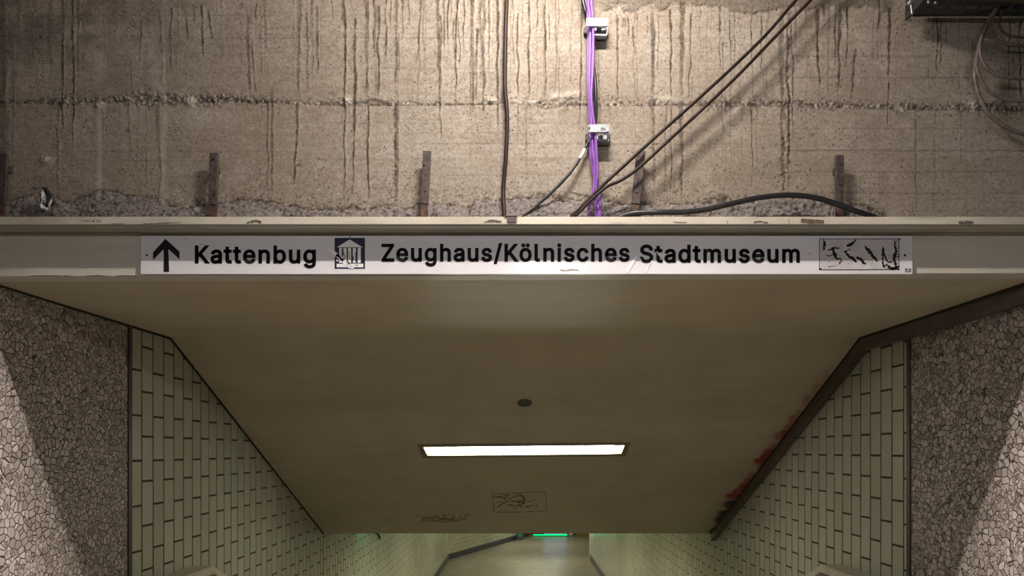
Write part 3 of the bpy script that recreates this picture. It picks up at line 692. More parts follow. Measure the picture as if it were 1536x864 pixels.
# ------------------------------------------------------------------ the direction sign
GLY = {'K':[[(146,189,104,145,104,169),(104,193,104,216,116,232),(128,247,139,261,151,275),(162,290,174,303,187,317),(199,331,212,344,262,399),(313,454,364,509,392,509),(420,509,448,509,376,431),(304,353,231,276,230,276),(229,276,228,276,187,233)],[(82,0,60,0,60,170),(60,339,60,509,82,509),(103,509,125,509,125,451),(125,392,125,334,124,298),(124,261,124,225,124,214),(124,204,125,193,125,129),(125,64,125,0,103,0)],[(398,0,372,0,311,86),(249,173,188,259,201,276),(215,293,228,309,302,206),(375,103,449,0,423,0)]],'a':[[(182,-9,160,-9,136,-9),(114,-4,94,5,75,14),(59,27,48,45,36,62),(30,83,30,108,30,130),(35,147,43,161,52,175),(63,185,78,193,92,201),(108,207,125,211,143,215),(160,218,178,220,201,223),(219,225,234,227,248,228),(258,231,265,235,272,239),(276,245,276,255,276,255),(276,256,276,257,276,272),(273,286,267,297,261,308),(252,316,240,322,228,328),(213,331,196,331,178,331),(162,328,149,322,136,317),(126,309,118,301,110,292),(104,283,100,274,80,280),(61,285,41,291,50,314),(62,332,79,346,95,360),(113,369,133,375,153,381),(173,384,194,384,208,384),(223,383,239,379,255,376),(271,370,286,360,301,351),(313,338,322,320,332,303),(337,280,337,251,337,168),(337,84,337,0,317,0),(297,0,277,0,277,17),(277,35,277,52,275,52),(274,52,272,52,268,43),(261,34,252,25,243,15),(230,7,215,1,200,-5)],[(155,45,170,45,193,45),(212,50,228,59,243,68),(255,79,263,93,271,107),(276,122,276,138,276,155),(276,173,276,190,273,187),(268,184,259,182,251,180),(242,178,231,176,221,174),(210,172,200,171,190,170),(182,169,175,168,161,166),(147,163,134,159,121,154),(111,148,103,139,96,131),(92,119,92,105,92,92),(95,81,102,72,109,63),(118,57,130,52,142,48)]],'t':[[(138,379,204,379,204,362),(204,344,204,327,138,327),(72,327,6,327,6,344),(6,362,6,379,72,379)],[(65,345,65,471,85,471),(106,471,126,471,126,347),(126,222,126,98,126,81),(129,69,136,61,143,54),(154,50,170,50,174,50),(179,50,185,51,191,52),(197,53,202,54,206,36),(209,19,213,2,207,0),(200,-2,192,-3,184,-4),(176,-4,168,-4,136,-4),(110,4,92,21,74,38),(65,62,65,93,65,219)]],'e':[[(238,-8,212,-8,175,-8),(143,0,117,16,90,33),(70,56,56,85,41,114),(34,148,34,187,34,226),(41,260,55,290,69,319),(89,343,115,359,141,376),(171,384,205,384,226,384),(246,381,266,374,285,367),(303,356,319,341,335,326),(348,306,357,282,366,258),(371,228,371,194,371,186),(371,178,371,169,272,169),(174,169,75,169,75,187),(75,204,75,221,163,221),(250,221,338,221,329,215),(319,208,310,202,310,227),(306,249,298,269,290,288),(278,303,263,314,247,325),(228,330,205,330,182,330),(163,325,146,313,130,302),(118,288,109,270,100,251),(96,232,96,211,96,200),(96,189,96,178,96,150),(101,126,110,106,120,87),(134,72,151,61,168,51),(189,46,212,46,228,46),(241,48,254,53,266,57),(277,64,285,73,294,82),(301,93,306,105,325,101),(345,96,365,91,359,71),(349,54,335,39,321,24),(303,13,283,4,262,-4)]],'n':[[(114,249,114,227,114,151),(114,76,114,0,93,0),(73,0,53,0,53,126),(53,253,53,379,72,379),(92,379,112,379,112,349),(112,318,112,287,109,287),(106,287,102,287,114,322),(131,347,152,362,174,377),(199,384,227,384,253,384),(276,379,295,369,314,358),(330,342,341,321,352,299),(357,273,357,240,357,160),(357,80,357,0,337,0),(316,0,296,0,296,78),(296,157,296,235,296,265),(288,288,273,304,258,321),(237,329,210,329,192,329),(175,325,161,317,146,309),(135,298,126,283,118,267)]],'b':[[(261,-8,229,-8,206,-8),(187,-4,172,4,158,12),(146,21,138,31,129,42),(123,51,118,59,116,59),(114,59,112,59,112,39),(112,20,112,0,92,0),(72,0,53,0,53,170),(53,339,53,509,73,509),(93,509,114,509,114,446),(114,382,114,319,115,319),(117,319,118,319,123,327),(129,336,137,346,145,356),(157,365,171,373,186,381),(205,384,229,384,261,384),(289,376,313,361,337,345),(356,322,370,293,383,263),(390,229,390,189,390,149),(383,114,370,84,356,55),(337,32,313,16,289,0)],[(197,47,220,47,244,47),(263,53,279,66,295,78),(308,95,316,117,324,138),(328,162,328,189,328,216),(324,240,316,261,308,282),(296,299,280,311,264,324),(244,330,220,330,197,330),(177,324,161,312,145,300),(133,284,125,263,117,242),(113,217,113,189,113,161),(117,136,125,115,133,94),(146,77,162,65,178,53)]],'u':[[(211,-5,182,-5,157,-5),(134,0,115,11,95,21),(80,37,69,59,58,80),(53,107,53,139,53,219),(53,299,53,379,73,379),(93,379,114,379,114,301),(114,222,114,144,114,114),(121,91,137,75,152,58),(173,50,200,50,218,50),(235,54,249,62,264,70),(275,81,283,97,292,112),(296,131,296,153,296,228),(296,304,296,379,316,379),(337,379,357,379,357,253),(357,126,357,0,337,0),(318,0,298,0,298,31),(298,61,298,92,301,92),(304,92,307,92,295,57),(279,32,257,17,235,2)]],'g':[[(238,-151,207,-151,179,-151),(155,-147,134,-140,113,-132),(96,-123,82,-110,69,-98),(58,-84,51,-69,67,-60),(84,-50,101,-41,107,-49),(113,-57,122,-66,130,-75),(141,-82,154,-88,168,-94),(186,-97,207,-97,238,-97),(263,-90,282,-75,302,-60),(311,-37,311,-6,311,19),(311,44,311,68,310,68),(308,68,306,68,301,60),(295,51,287,41,278,32),(267,23,252,16,238,8),(219,5,195,5,164,5),(137,12,113,27,88,41),(69,62,55,90,41,118),(34,152,34,191,34,230),(41,264,55,293,69,322),(88,345,112,361,137,376),(165,384,196,384,220,384),(239,381,253,373,268,365),(280,356,288,346,297,336),(303,327,308,319,309,319),(311,319,313,319,313,339),(313,359,313,379,333,379),(353,379,372,379,372,250),(372,121,372,-9,372,-42),(365,-69,350,-90,335,-111),(316,-126,291,-136,266,-146)],[(181,59,205,59,228,59),(248,64,264,75,280,86),(292,101,300,121,308,141),(312,165,312,193,312,220),(308,243,300,264,292,284),(280,301,264,312,248,324),(228,330,205,330,181,330),(161,324,145,312,129,299),(117,283,109,262,100,242),(96,219,96,193,96,166),(100,143,109,123,117,103),(129,87,145,76,162,65)]],'Z':[[(161,0,42,0,42,15),(42,31,42,46,119,159),(196,272,273,385,284,400),(295,415,306,431,318,446),(329,461,341,476,343,469),(346,461,348,454,327,453),(306,453,285,452,264,452),(244,452,223,452,162,452),(101,452,40,452,40,471),(40,490,40,509,159,509),(278,509,397,509,397,493),(397,477,397,462,321,351),(245,240,169,129,158,113),(146,97,134,81,122,65),(110,49,97,33,95,40),(93,47,90,54,111,55),(132,56,152,57,173,57),(193,57,214,57,276,57),(338,57,399,57,399,38),(399,19,399,0,280,0)]],'h':[[(114,249,114,227,114,151),(114,76,114,0,93,0),(73,0,53,0,53,170),(53,339,53,509,73,509),(93,509,114,509,114,435),(114,361,114,287,110,287),(106,287,102,287,114,322),(131,347,152,362,174,377),(199,384,227,384,253,384),(276,379,295,369,315,358),(330,342,341,321,352,299),(357,273,357,240,357,160),(357,80,357,0,337,0),(316,0,296,0,296,78),(296,157,296,235,296,265),(288,288,273,304,258,321),(237,329,210,329,192,329),(175,325,161,317,146,309),(135,298,126,283,118,267)]],'s':[[(211,-8,182,-8,156,-8),(133,-4,112,3,92,11),(75,23,62,38,49,53),(40,72,36,94,55,98),(74,102,94,107,99,86),(109,70,124,60,139,50),(158,45,181,45,208,45),(229,51,244,62,260,74),(268,87,268,103,268,116),(263,127,254,136,245,144),(231,151,212,155,191,160),(170,165,149,170,115,178),(89,191,72,208,55,225),(47,247,47,274,47,296),(53,315,65,332,77,348),(94,361,115,370,136,380),(160,384,187,384,213,384),(235,380,254,372,272,365),(287,353,299,339,310,325),(319,309,324,290,305,286),(287,281,268,277,263,292),(255,304,243,316,230,327),(212,333,187,333,165,333),(146,327,131,317,116,306),(109,293,109,277,109,263),(114,252,124,243,134,235),(150,228,172,223,191,218),(210,214,229,209,264,201),(290,188,306,171,323,154),(331,133,331,107,331,84),(325,64,312,47,300,30),(282,16,260,6,237,-3)]],'/':[[(216,533,235,533,180,330),(126,127,71,-76,52,-76),(33,-76,14,-76,69,127),(124,330,178,533,197,533)]],'ö':[[(242,-8,207,-8,173,-8),(143,0,117,16,91,33),(71,56,56,85,41,114),(34,149,34,187,34,227),(41,262,56,291,71,321),(91,343,117,360,143,376),(173,384,207,384,242,384),(273,376,299,360,325,343),(345,321,359,291,374,262),(381,227,381,187,381,149),(374,114,359,85,345,56),(325,33,299,16,273,0)],[(182,46,207,46,233,46),(254,53,270,66,287,79),(299,96,307,117,315,139),(319,162,319,187,319,213),(315,236,307,258,299,280),(287,297,270,310,254,323),(233,330,207,330,182,330),(161,323,145,310,129,297),(116,280,108,258,100,237),(96,213,96,187,96,162),(100,139,108,117,116,96),(129,79,145,66,161,53)],[(290,443,279,443,268,443),(259,447,251,455,243,462),(239,472,239,483,239,494),(243,504,251,512,259,519),(268,523,279,523,290,523),(300,519,308,512,316,504),(320,494,320,483,320,472),(316,462,308,455,300,447)],[(147,443,136,443,124,443),(115,447,107,455,99,462),(95,472,95,483,95,494),(99,504,107,512,115,519),(124,523,136,523,147,523),(156,519,164,512,172,504),(176,494,176,483,176,472),(172,462,164,455,156,447)]],'l':[[(147,-2,139,-2,110,-2),(88,5,74,20,60,35),(53,57,53,84,53,226),(53,367,53,509,73,509),(93,509,114,509,114,372),(114,235,114,99,114,81),(116,69,120,62,125,55),(133,52,146,52,152,52),(157,52,160,53,164,53),(167,54,170,54,173,37),(177,20,181,3,175,1),(169,0,162,-1,154,-2)]],'i':[[(73,0,53,0,53,126),(53,253,53,379,73,379),(93,379,114,379,114,253),(114,126,114,0,93,0)],[(95,443,84,443,72,443),(62,447,54,455,45,462),(41,472,41,483,41,494),(45,504,54,512,62,520),(72,524,84,524,95,524),(106,520,114,512,122,504),(126,494,126,483,126,472),(122,462,114,455,106,447)]],'c':[[(226,-8,207,-8,173,-8),(143,0,117,16,91,33),(71,56,56,85,41,114),(34,149,34,187,34,227),(41,262,56,291,71,321),(91,343,117,360,143,376),(173,384,207,384,226,384),(243,382,260,377,276,372),(292,365,305,356,319,347),(330,335,340,322,350,309),(357,294,362,277,342,272),(322,267,303,262,300,272),(296,281,290,289,285,297),(278,305,270,311,262,317),(253,322,242,325,232,328),(220,330,207,330,182,330),(161,323,145,310,129,297),(116,280,108,258,100,237),(96,213,96,187,96,162),(100,139,108,117,116,96),(129,79,145,66,161,53),(182,46,207,46,220,46),(232,48,243,52,253,55),(263,60,271,66,279,72),(286,80,292,89,297,97),(301,107,304,117,324,112),(343,107,363,102,358,85),(351,70,341,56,332,43),(320,31,306,21,293,12),(277,4,261,-1,244,-6)]],'S':[[(263,-9,224,-9,187,-9),(155,-3,128,9,100,21),(79,38,64,60,49,82),(40,107,38,137,60,137),(82,137,104,137,106,117),(112,101,123,88,134,75),(149,65,166,59,184,52),(203,49,224,49,247,49),(268,53,286,60,304,68),(319,78,329,92,340,105),(346,121,346,139,346,155),(341,169,332,179,323,189),(311,198,296,205,281,211),(264,217,245,222,224,228),(204,234,184,239,142,251),(109,268,86,289,63,311),(52,339,52,372,52,401),(60,426,75,448,90,469),(111,486,138,498,164,510),(194,516,227,516,261,516),(290,510,316,498,342,486),(362,469,377,449,392,428),(400,404,401,378,380,378),(358,378,337,378,335,403),(323,423,302,437,281,451),(256,459,225,459,203,459),(184,455,167,448,151,441),(138,431,129,418,120,406),(115,391,115,376,115,358),(120,344,131,334,142,323),(154,314,169,308,184,302),(199,297,212,293,230,289),(247,284,264,279,279,275),(295,270,312,264,328,257),(344,248,359,238,373,227),(385,214,395,198,404,181),(408,162,408,139,408,111),(401,86,386,64,372,41),(351,24,323,11,296,-2)]],'d':[[(219,-8,195,-8,164,-8),(136,0,111,16,87,32),(68,55,55,84,41,114),(34,149,34,189,34,229),(41,263,55,293,69,322),(88,345,112,361,136,376),(164,384,196,384,219,384),(238,381,253,373,268,365),(279,356,287,346,296,336),(302,327,306,319,308,319),(309,319,311,319,311,382),(311,446,311,509,331,509),(351,509,372,509,372,339),(372,170,372,0,352,0),(332,0,313,0,313,20),(313,39,313,59,311,59),(309,59,307,59,302,51),(295,42,287,31,278,21),(267,12,252,4,238,-4)],[(181,47,205,47,227,47),(247,53,263,65,279,77),(291,94,299,115,308,136),(312,161,312,189,312,217),(308,242,300,263,292,284),(279,300,263,312,247,324),(228,330,205,330,181,330),(161,324,145,311,129,299),(116,282,108,261,100,240),(96,216,96,189,96,162),(100,138,109,117,117,95),(129,78,145,66,161,53)]],'m':[[(73,0,53,0,53,126),(53,253,53,379,72,379),(92,379,112,379,112,351),(112,323,112,295,111,295),(109,295,108,295,113,316),(121,332,132,346,144,359),(157,369,172,376,187,383),(203,386,219,386,247,386),(270,378,287,361,305,344),(316,322,321,295,318,295),(315,295,312,295,317,313),(325,329,337,343,349,357),(364,367,381,375,398,382),(416,386,437,386,459,386),(479,381,497,372,515,362),(530,348,541,328,551,309),(557,285,557,255,557,170),(557,85,557,0,536,0),(516,0,496,0,496,85),(496,169,496,254,496,281),(488,301,473,313,457,325),(439,330,419,330,402,330),(387,327,374,320,362,313),(352,303,345,290,339,278),(335,263,335,247,335,165),(335,82,335,0,315,0),(295,0,274,0,274,87),(274,173,274,260,274,281),(267,298,253,311,239,324),(221,330,199,330,185,330),(171,327,158,320,144,313),(134,303,126,289,118,276),(114,258,114,238,114,159),(114,79,114,0,93,0)]],'3':[[(252,-7,218,-7,187,-7),(158,-1,133,10,107,21),(86,37,70,57,54,78),(46,103,44,132,66,132),(87,132,109,132,111,114),(117,99,126,87,136,75),(149,65,165,59,181,53),(199,50,219,50,239,50),(258,53,275,61,292,68),(305,79,315,93,324,107),(329,124,329,145,329,163),(325,181,316,196,307,212),(293,224,275,234,256,243),(231,248,201,248,186,248),(172,248,157,248,157,265),(157,282,157,299,200,349),(244,399,288,448,288,450),(288,451,288,452,215,452),(142,452,70,452,70,471),(70,490,70,509,171,509),(272,509,372,509,372,493),(372,477,372,461,319,400),(265,339,211,278,211,282),(211,285,211,289,249,293),(281,288,308,276,335,263),(356,246,371,222,386,199),(393,173,393,145,393,115),(385,89,370,66,355,43),(335,25,309,12,282,0)]],'2':[[(172,0,64,0,64,16),(64,32,64,47,121,108),(177,168,234,229,254,249),(270,267,282,282,295,298),(304,313,311,327,317,341),(320,356,320,371,320,390),(316,405,308,419,299,432),(288,442,273,449,259,456),(242,460,224,460,204,460),(187,456,172,447,158,439),(147,428,139,413,131,399),(127,382,127,362,107,362),(86,362,66,362,66,392),(72,419,86,442,100,465),(119,483,143,496,167,509),(194,516,225,516,255,516),(282,509,306,497,329,484),(348,467,361,445,374,424),(381,399,381,372,381,354),(378,335,371,318,364,300),(353,280,336,259,319,237),(296,211,267,180,229,140),(191,100,153,60,153,59),(153,58,153,57,231,57),(310,57,389,57,389,38),(389,19,389,0,281,0)]]}
_K = [(60, 0), (60, 509), (122, 509), (122, 240), (356, 509), (432, 509), (228, 277), (449, 0), (372, 0), (186, 230), (122, 158), (122, 0)]
GLY['K'] = [[(*p, *p, *p) for p in _K]]
def text_mesh(name, txt, px0, px1, base, cap_px, D, mat, parent, bold=.0255, cut_below=None):
    ADV = {'t': (0, 215), '/': (8, 262), 'i': (45, 172), 'l': (52, 205), ' ': (0, 175), 'Z': (34, 428)}
    cu = bpy.data.curves.new('glyphs', 'CURVE'); cu.dimensions = '2D'; cu.fill_mode = 'BOTH'; cu.extrude = .0012
    def flat(s):
        q = []; n = len(s)
        for i in range(n):
            a, b = s[i], s[(i + 1) % n]
            p0, p1, p2, p3 = Vector(a[2:4]), Vector(a[4:6]), Vector(b[0:2]), Vector(b[2:4])
            straight = ((p1 - p0).cross(p3 - p0) if True else 0)
            k = 1 if abs(straight) < 60 and abs((p2 - p0).cross(p3 - p0)) < 60 else 7
            q += [((1 - u) ** 3 * p0 + 3 * (1 - u) ** 2 * u * p1 + 3 * (1 - u) * u * u * p2 + u ** 3 * p3) / 1000 for u in [v / k for v in range(k)]]
        out = []
        for p in q:
            if not out or (p - out[-1]).length > .0025: out.append(p)
        if (out[0] - out[-1]).length < .0025: out.pop()
        return out
    rims = []
    pen = 0
    for ch in txt:
        g = [flat(s) for s in GLY[ch]]; xs = [p.x for q in g for p in q]
        lo, hi = min(xs), max(xs)
        lsb = {'t': .006, '/': .02, 'Z': .034}.get(ch, min(lo, .055)); rsb = {'t': .02, '/': .02, 'K': .008, 'Z': .03, 'u': .053, 'n': .053, 'm': .053, 'h': .053, 'l': .053, 'i': .045, 'd': .053, 'g': .053, 'a': .04}.get(ch, .032)
        ox = pen + lsb - lo + bold
        for q in g:
            rims.append([Vector((p.x + ox, p.y)) for p in q])
            spn = cu.splines.new('POLY'); spn.points.add(len(q) - 1); spn.use_cyclic_u = True
            for b, p in zip(spn.points, q): b.co = (p.x + ox, p.y, 0, 1)
        pen += lsb + (hi - lo) + rsb + 2 * bold
    tmp = bpy.data.objects.new('glyphs', cu); COL.objects.link(tmp)
    dg = bpy.context.evaluated_depsgraph_get(); dg.update()
    me = bpy.data.meshes.new_from_object(tmp.evaluated_get(dg))
    bpy.data.objects.remove(tmp); bpy.data.curves.remove(cu)
    bm = bmesh.new(); bm.from_mesh(me)
    V3 = lambda p: bm.verts.new((p.x, p.y, .0012))
    for q in rims:                               # the weight of the letters: their outline thickened by a rim
        n = len(q)
        for i in range(n):
            a, b, c = q[i - 1], q[i], q[(i + 1) % n]
            d0 = (b - a).normalized(); d1 = (c - b).normalized(); n0 = Vector((-d0.y, d0.x)) * bold; n1 = Vector((-d1.y, d1.x)) * bold
            bm.faces.new([V3(b + n1), V3(b - n1), V3(c - n1), V3(c + n1)])
            if d0.dot(d1) < .999:
                for sg in (1, -1):
                    mid = (n0 + n1) * sg
                    if mid.length < 1e-6: continue
                    mid = mid.normalized(); k = bold / max(.45, mid.dot(n0 * sg) / bold)
                    bm.faces.new([V3(b), V3(b + n0 * sg), V3(b + mid * k), V3(b + n1 * sg)])
    for f in bm.faces:
        f.normal_update()
    bm.to_mesh(me); bm.free()
    n = len(me.vertices); co = np.empty(n * 3, np.float32); me.vertices.foreach_get('co', co); co = co.reshape(-1, 3)
    x0, x1 = co[:, 0].min(), co[:, 0].max()
    sx = (px1 - px0) / (x1 - x0); sy = cap_px / (.509 + 2 * bold)
    PX = px0 + (co[:, 0] - x0) * sx; PY = base - (co[:, 1] + bold) * sy
    out = np.stack([(PX - CX) / F * D, D - np.where(co[:, 2] > 0, .0011, 0), EZ + (CY - PY) / F * D], -1).astype(np.float32)
    me.vertices.foreach_set('co', out.ravel()); me.update()
    me.materials.clear(); me.materials.append(M[mat]); me.name = name
    if cut_below is not None:
        bm = bmesh.new(); bm.from_mesh(me)
        bmesh.ops.bisect_plane(bm, geom=bm.verts[:] + bm.edges[:] + bm.faces[:], plane_co=(0, 0, cut_below), plane_no=(0, 0, -1), clear_outer=True)
        bm.to_mesh(me); bm.free()
    for p in me.polygons: p.use_smooth = False
    return link(bpy.data.objects.new(name, me), parent)

DS = 2.766                                     # sign face
def sign():
    root = empty('direction_sign', P(790, 411, DS + .006), 'long white enamel direction sign with black lettering on the cream beam', 'sign')
    a, b = P(210.5, 411.3, DS), P(1369, 353.4, DS)
    box('sign_plate', (a.x, DS, a.z), (b.x, D0 - .0005, b.z), M['sign'], root, .003)
    f3 = lambda x, y: P(x, y, DS - .0002)
    def poly(name, pts, mat, par, th=.001, d=0.0):
        bm = bmesh.new(); prism(bm, [P(x, y, DS - d) for x, y in pts], (0, -th, 0)); return bm_obj(name, bm, M[mat], par)
    poly('arrow', [(248.3, 358.3), (269.3, 377.5), (269.3, 388.8), (252.5, 373.6), (253.8, 407.8), (245.8, 407.8), (245.6, 373.6), (229.6, 390), (229.6, 378.8)], 'ink', root)
    text_mesh('lettering', 'Kattenbug', 292.4, 474, 395.4, 27.2, DS, 'ink', root)
    text_mesh('lettering', 'Zeughaus/Kölnisches', 572.3, 944.5, 392.7, 27.0, DS, 'ink', root)
    text_mesh('lettering', 'Stadtmuseum', 959.3, 1199.7, 394.3, 27.2, DS, 'ink', root)
    # museum pictogram: white temple front on a dark blue square
    pic = poly('pictogram', [(502, 357), (547.5, 357), (547.5, 403), (502, 403)], 'navy', root, .0008)
    k = .0008
    poly('pediment', [(524.5, 359.3), (544, 371), (505.3, 371)], 'white', pic, .0006, k)
    for x in (508.8, 515.2, 522, 529.2, 536.5): poly('column', [(x, 372), (x + 4.7, 372), (x + 4.7, 394.2), (x, 394.2)], 'white', pic, .0006, k)
    poly('plinth', [(505, 395.6), (545, 395.6), (545, 401), (505, 401)], 'white', pic, .0006, k)
    bm = bmesh.new(); t3 = lambda x, y: P(x, y, DS - .0016)
    for s in ([(490, 371.5, 2), (496, 376, 5), (503, 381, 6), (509, 387, 5), (514, 392, 4)], [(505, 383, 3), (511, 384, 6), (515, 391, 5)], [(514, 389, 3), (517, 396, 5)], [(518, 398, 4), (523, 397, 7), (528, 400, 6), (531, 402, 3)], [(504.5, 390, 1.5), (507, 392, 2)], [(520, 393, 2), (525, 396, 3)]):
        stroke(bm, jag(s, 4, .7, .25), t3, (0, -1, 0))
    bm_obj('white_smear', bm, M['white'], pic)
    bm = bmesh.new()
    for s in ([(528, 380, 2), (530, 387, 2.4), (529, 392, 1.4)], [(533.5, 378, 1.2), (533, 392, 1.6)], [(514, 378, 1), (518, 384, 1.4), (515, 390, 1)], [(507, 380, 3), (508.5, 383, 2.5)], [(523, 377, 1), (525, 389, 1.3)], [(524.3, 353.8, 1.2), (524.6, 358.6, 2.2)], [(513, 373, 1), (513.4, 392, 1)], [(521, 391, 1.5), (523, 394, 1)], [(533, 398, 1.4), (537, 397.5, 1.6)]):
        stroke(bm, jag(s, 3, .4, .3), t3, (0, -1, 0)); bm_obj('grime', bm, M['grime'], pic); bm = bmesh.new()
    # light reflections on the last words, painted as white streaks
    bm = bmesh.new()
    for s in ([(955, 384, 4), (948, 395, 5), (940, 408, 6)], [(978, 391, 1.5), (974, 398, 2), (969, 408, 2)], [(985, 377, 1), (990, 383, 4), (996, 384, 2)], [(958, 386, 2), (963, 392, 1)]):
        stroke(bm, jag(s, 4, .25, .12), lambda x, y: P(x, y, DS - .0013), (0, -1, 0))
    bm_obj('reflection_streak', bm, M['white'], root)
    # covered square with flaking black scribble
    st = poly('sticker', [(1229, 358.5), (1348, 358), (1347.5, 403.5), (1229, 404.5)], 'film', root, .0005)
    bm = bmesh.new(); t3 = lambda x, y: P(x, y, DS - .0006)
    for s in ([(1229, 358.3, .8), (1290, 358.4, .8), (1349, 358.3, 1)], [(1348.5, 358, 1.2), (1348, 404, .9)], [(1229, 404.5, .8), (1290, 404.8, .8), (1348, 404, .8)], [(1229, 358, .8), (1229, 404, .9)], [(1228.5, 403, 2.6), (1232, 403.8, 2.6)], [(1348, 358.5, 2.4), (1350.5, 359.5, 2)]):
        stroke(bm, s, t3, (0, -1, 0))
    bm_obj('sticker_edge', bm, M['soot'], st)
    q = lambda L: [(1220 + x / 9.6, 345 + y / 9.6, w / 9.6) for x, y, w in L]
    bm = bmesh.new()
    for s in ([(152, 132, 18), (158, 200, 38), (156, 288, 34)], [(210, 296, 14), (250, 280, 22), (290, 262, 26), (380, 262, 14)], [(285, 260, 30), (300, 330, 40), (325, 400, 34), (350, 435, 12)], [(180, 358, 14), (235, 375, 10), (275, 350, 14)],
              [(480, 225, 30), (530, 220, 46), (580, 180, 34), (620, 138, 12)], [(450, 300, 22), (480, 350, 36), (520, 385, 34), (560, 400, 44), (600, 450, 24), (625, 462, 10)], [(480, 295, 16), (530, 280, 20)], [(630, 390, 26), (680, 420, 36), (730, 478, 26), (760, 488, 10)],
              [(745, 230, 16), (790, 290, 38), (850, 365, 38), (890, 410, 34), (925, 460, 14)], [(1005, 240, 10), (1008, 300, 40), (1000, 370, 24), (996, 450, 18), (1010, 530, 30)], [(1010, 310, 12), (1040, 390, 22), (1050, 440, 20), (1080, 465, 16), (1140, 460, 16)],
              [(1165, 130, 8), (1172, 220, 26), (1190, 310, 26), (1165, 370, 40), (1170, 450, 34), (1190, 540, 26), (1235, 575, 18)], [(1190, 150, 6), (1185, 320, 8)], [(1160, 355, 22), (1240, 350, 10)], [(1180, 385, 12), (1245, 388, 8)], [(1010, 530, 24), (1060, 495, 20), (1110, 545, 40), (1150, 560, 36), (1215, 535, 26), (1240, 515, 10)], [(1190, 470, 10), (1200, 530, 14)], [(1010, 540, 16), (1030, 515, 10)]):
        stroke(bm, jag(q(s), 6, .8, .5), t3, (0, -1, 0))
    for _ in range(60):
        x = random.choice([260, 330, 500, 560, 700, 860, 1000, 1110, 1180]) + random.gauss(0, 28); y = {260: 300, 330: 420}.get(x, 400) + random.gauss(0, 60); y = min(max(y, 140), 560)
        stroke(bm, [(1220 + x / 9.6, 345 + y / 9.6, .8), (1220 + x / 9.6 + random.uniform(.5, 1.4), 345 + y / 9.6 + random.uniform(-.4, .8), .7)], t3, (0, -1, 0))
    g = bm_obj('scribble', bm, M['soot'], st)
    bm = bmesh.new()
    for s in ([(345, 430, 8), (385, 405, 24), (405, 450, 30), (370, 480, 14), (385, 500, 10)], [(215, 530, 20), (280, 520, 6), (340, 512, 6)], [(215, 460, 6), (245, 448, 8)]): stroke(bm, jag(q(s), 4, .4, .4), t3, (0, -1, 0))
    bm_obj('dirty_smear', bm, M['grime'], st)
    text_mesh('number', '32', 1356.3, 1366.6, 408.6, 5.6, DS, 'ink', root, bold=.012, cut_below=P(0, 408.0, DS).z)
    s1 = cyl('screw', P(220.3, 383, DS - .0008), (0, 1, 0), .0044, .003, M['bolt'], root); cyl('screw_slot', P(220.3, 383, DS - .0026), (0, 1, 0), .0022, .001, M['dark'], s1)
    cyl('screw', P(1357.3, 383, DS - .0008), (0, 1, 0), .0046, .003, M['dark'], root)
    bm = bmesh.new()
    for s in ([(277, 358, 1.2), (279, 358.4, 1.2)], [(796, 380.5, 2.2), (798, 381.5, 1.6)], [(1078, 381, 2), (1081, 382, 1.4)], [(1213, 379.5, .8), (1216, 381, .8)], [(299, 366, .8), (304, 367, .8)], [(840, 404.5, .8), (848, 406, .8), (858, 404, .9), (868, 405.5, .8)], [(1058, 375, .8), (1066, 378, .7)]):
        stroke(bm, jag(s, 2, .2, .2), lambda x, y: P(x, y, DS - .0012), (0, -1, 0)); bm_obj('chip', bm, M['grime'], root); bm = bmesh.new()
sign()

# ------------------------------------------------------------------ steel straps on the wall
def strap(top, bot, w, label, bolts, red=.16):
    D = 2.868
    tx, ty = top; bx, by = bot
    root = empty('wall_strap', P(bx, by, D), label, 'steel strap', 'rusty steel straps along the foot of the wall')
    d = Vector((bx - tx, by - ty)).normalized(); nx = Vector((-d.y, d.x))
    def seg(name, a, b, mat, dd, ww=w):
        bm = bmesh.new()
        pa, pb = Vector(top) + d * a, Vector(top) + d * b
        L = (Vector(bot) - Vector(top)).length
        prism(bm, [P(*(pa + nx * ww / 2), D - dd), P(*(pb + nx * ww / 2), D - dd), P(*(pb - nx * ww / 2), D - dd), P(*(pa - nx * ww / 2), D - dd)], (0, .012, 0))
        bmesh.ops.bevel(bm, geom=bm.edges[:], offset=.0012, segments=1, affect='EDGES')
        return bm_obj(name, bm, M[mat], root)
    L = (Vector(bot) - Vector(top)).length
    s = seg('flat_bar', 0, L * .80, 'rust', .006)
    seg('rusty_foot', L * .78, L + 14, 'rust_red', .002, w * .92)
    # the bar is held off the wall by a packing behind it
    for t, ox in bolts:
        q = Vector(top) + d * (L * t) + nx * (-ox)
        b = cyl('bolt', P(q.x, q.y, D - .008), (0, 1, 0), .0048, .009, M['bolt'], root, 6)
    for t, ox in ((.34, 3.5), (.60, -2.5)):
        q = Vector(top) + d * (L * t) + nx * ox
        cyl('bolt_hole', P(q.x, q.y, D - .0062), (0, 1, 0), .0035, .001, M['dark'], root, 10)
    sq = P(*(Vector(top) + d * (L * .2)), D); box('spacer', (sq.x - .006, D + .006, sq.z - .012), (sq.x + .006, 2.925, sq.z + .012), M['rust'], root)
strap((4, 229), (1, 326), 12.5, 'rusty steel strap at the far left edge of the wall, cut by the frame', ((.12, 0), (.75, 0)))
strap((320.5, 229), (318, 326), 12.8, 'dark rusty steel strap above the arrow end of the sign', ((.09, 1), (.62, 2.5)))
strap((640.5, 226), (635.5, 325), 12, 'leaning rusty steel strap left of the single hanging black cable', ((.20, -3), (.60, 1)))
strap((962, 226), (951.5, 325), 13, 'rusty steel strap crossed by two slanting brown cables', ((.62, 0), (.12, 1)))
strap((1260, 232), (1260, 326), 12, 'rusty steel strap crossed by thick black arching cable', ((.14, 0), (.47, 0)))

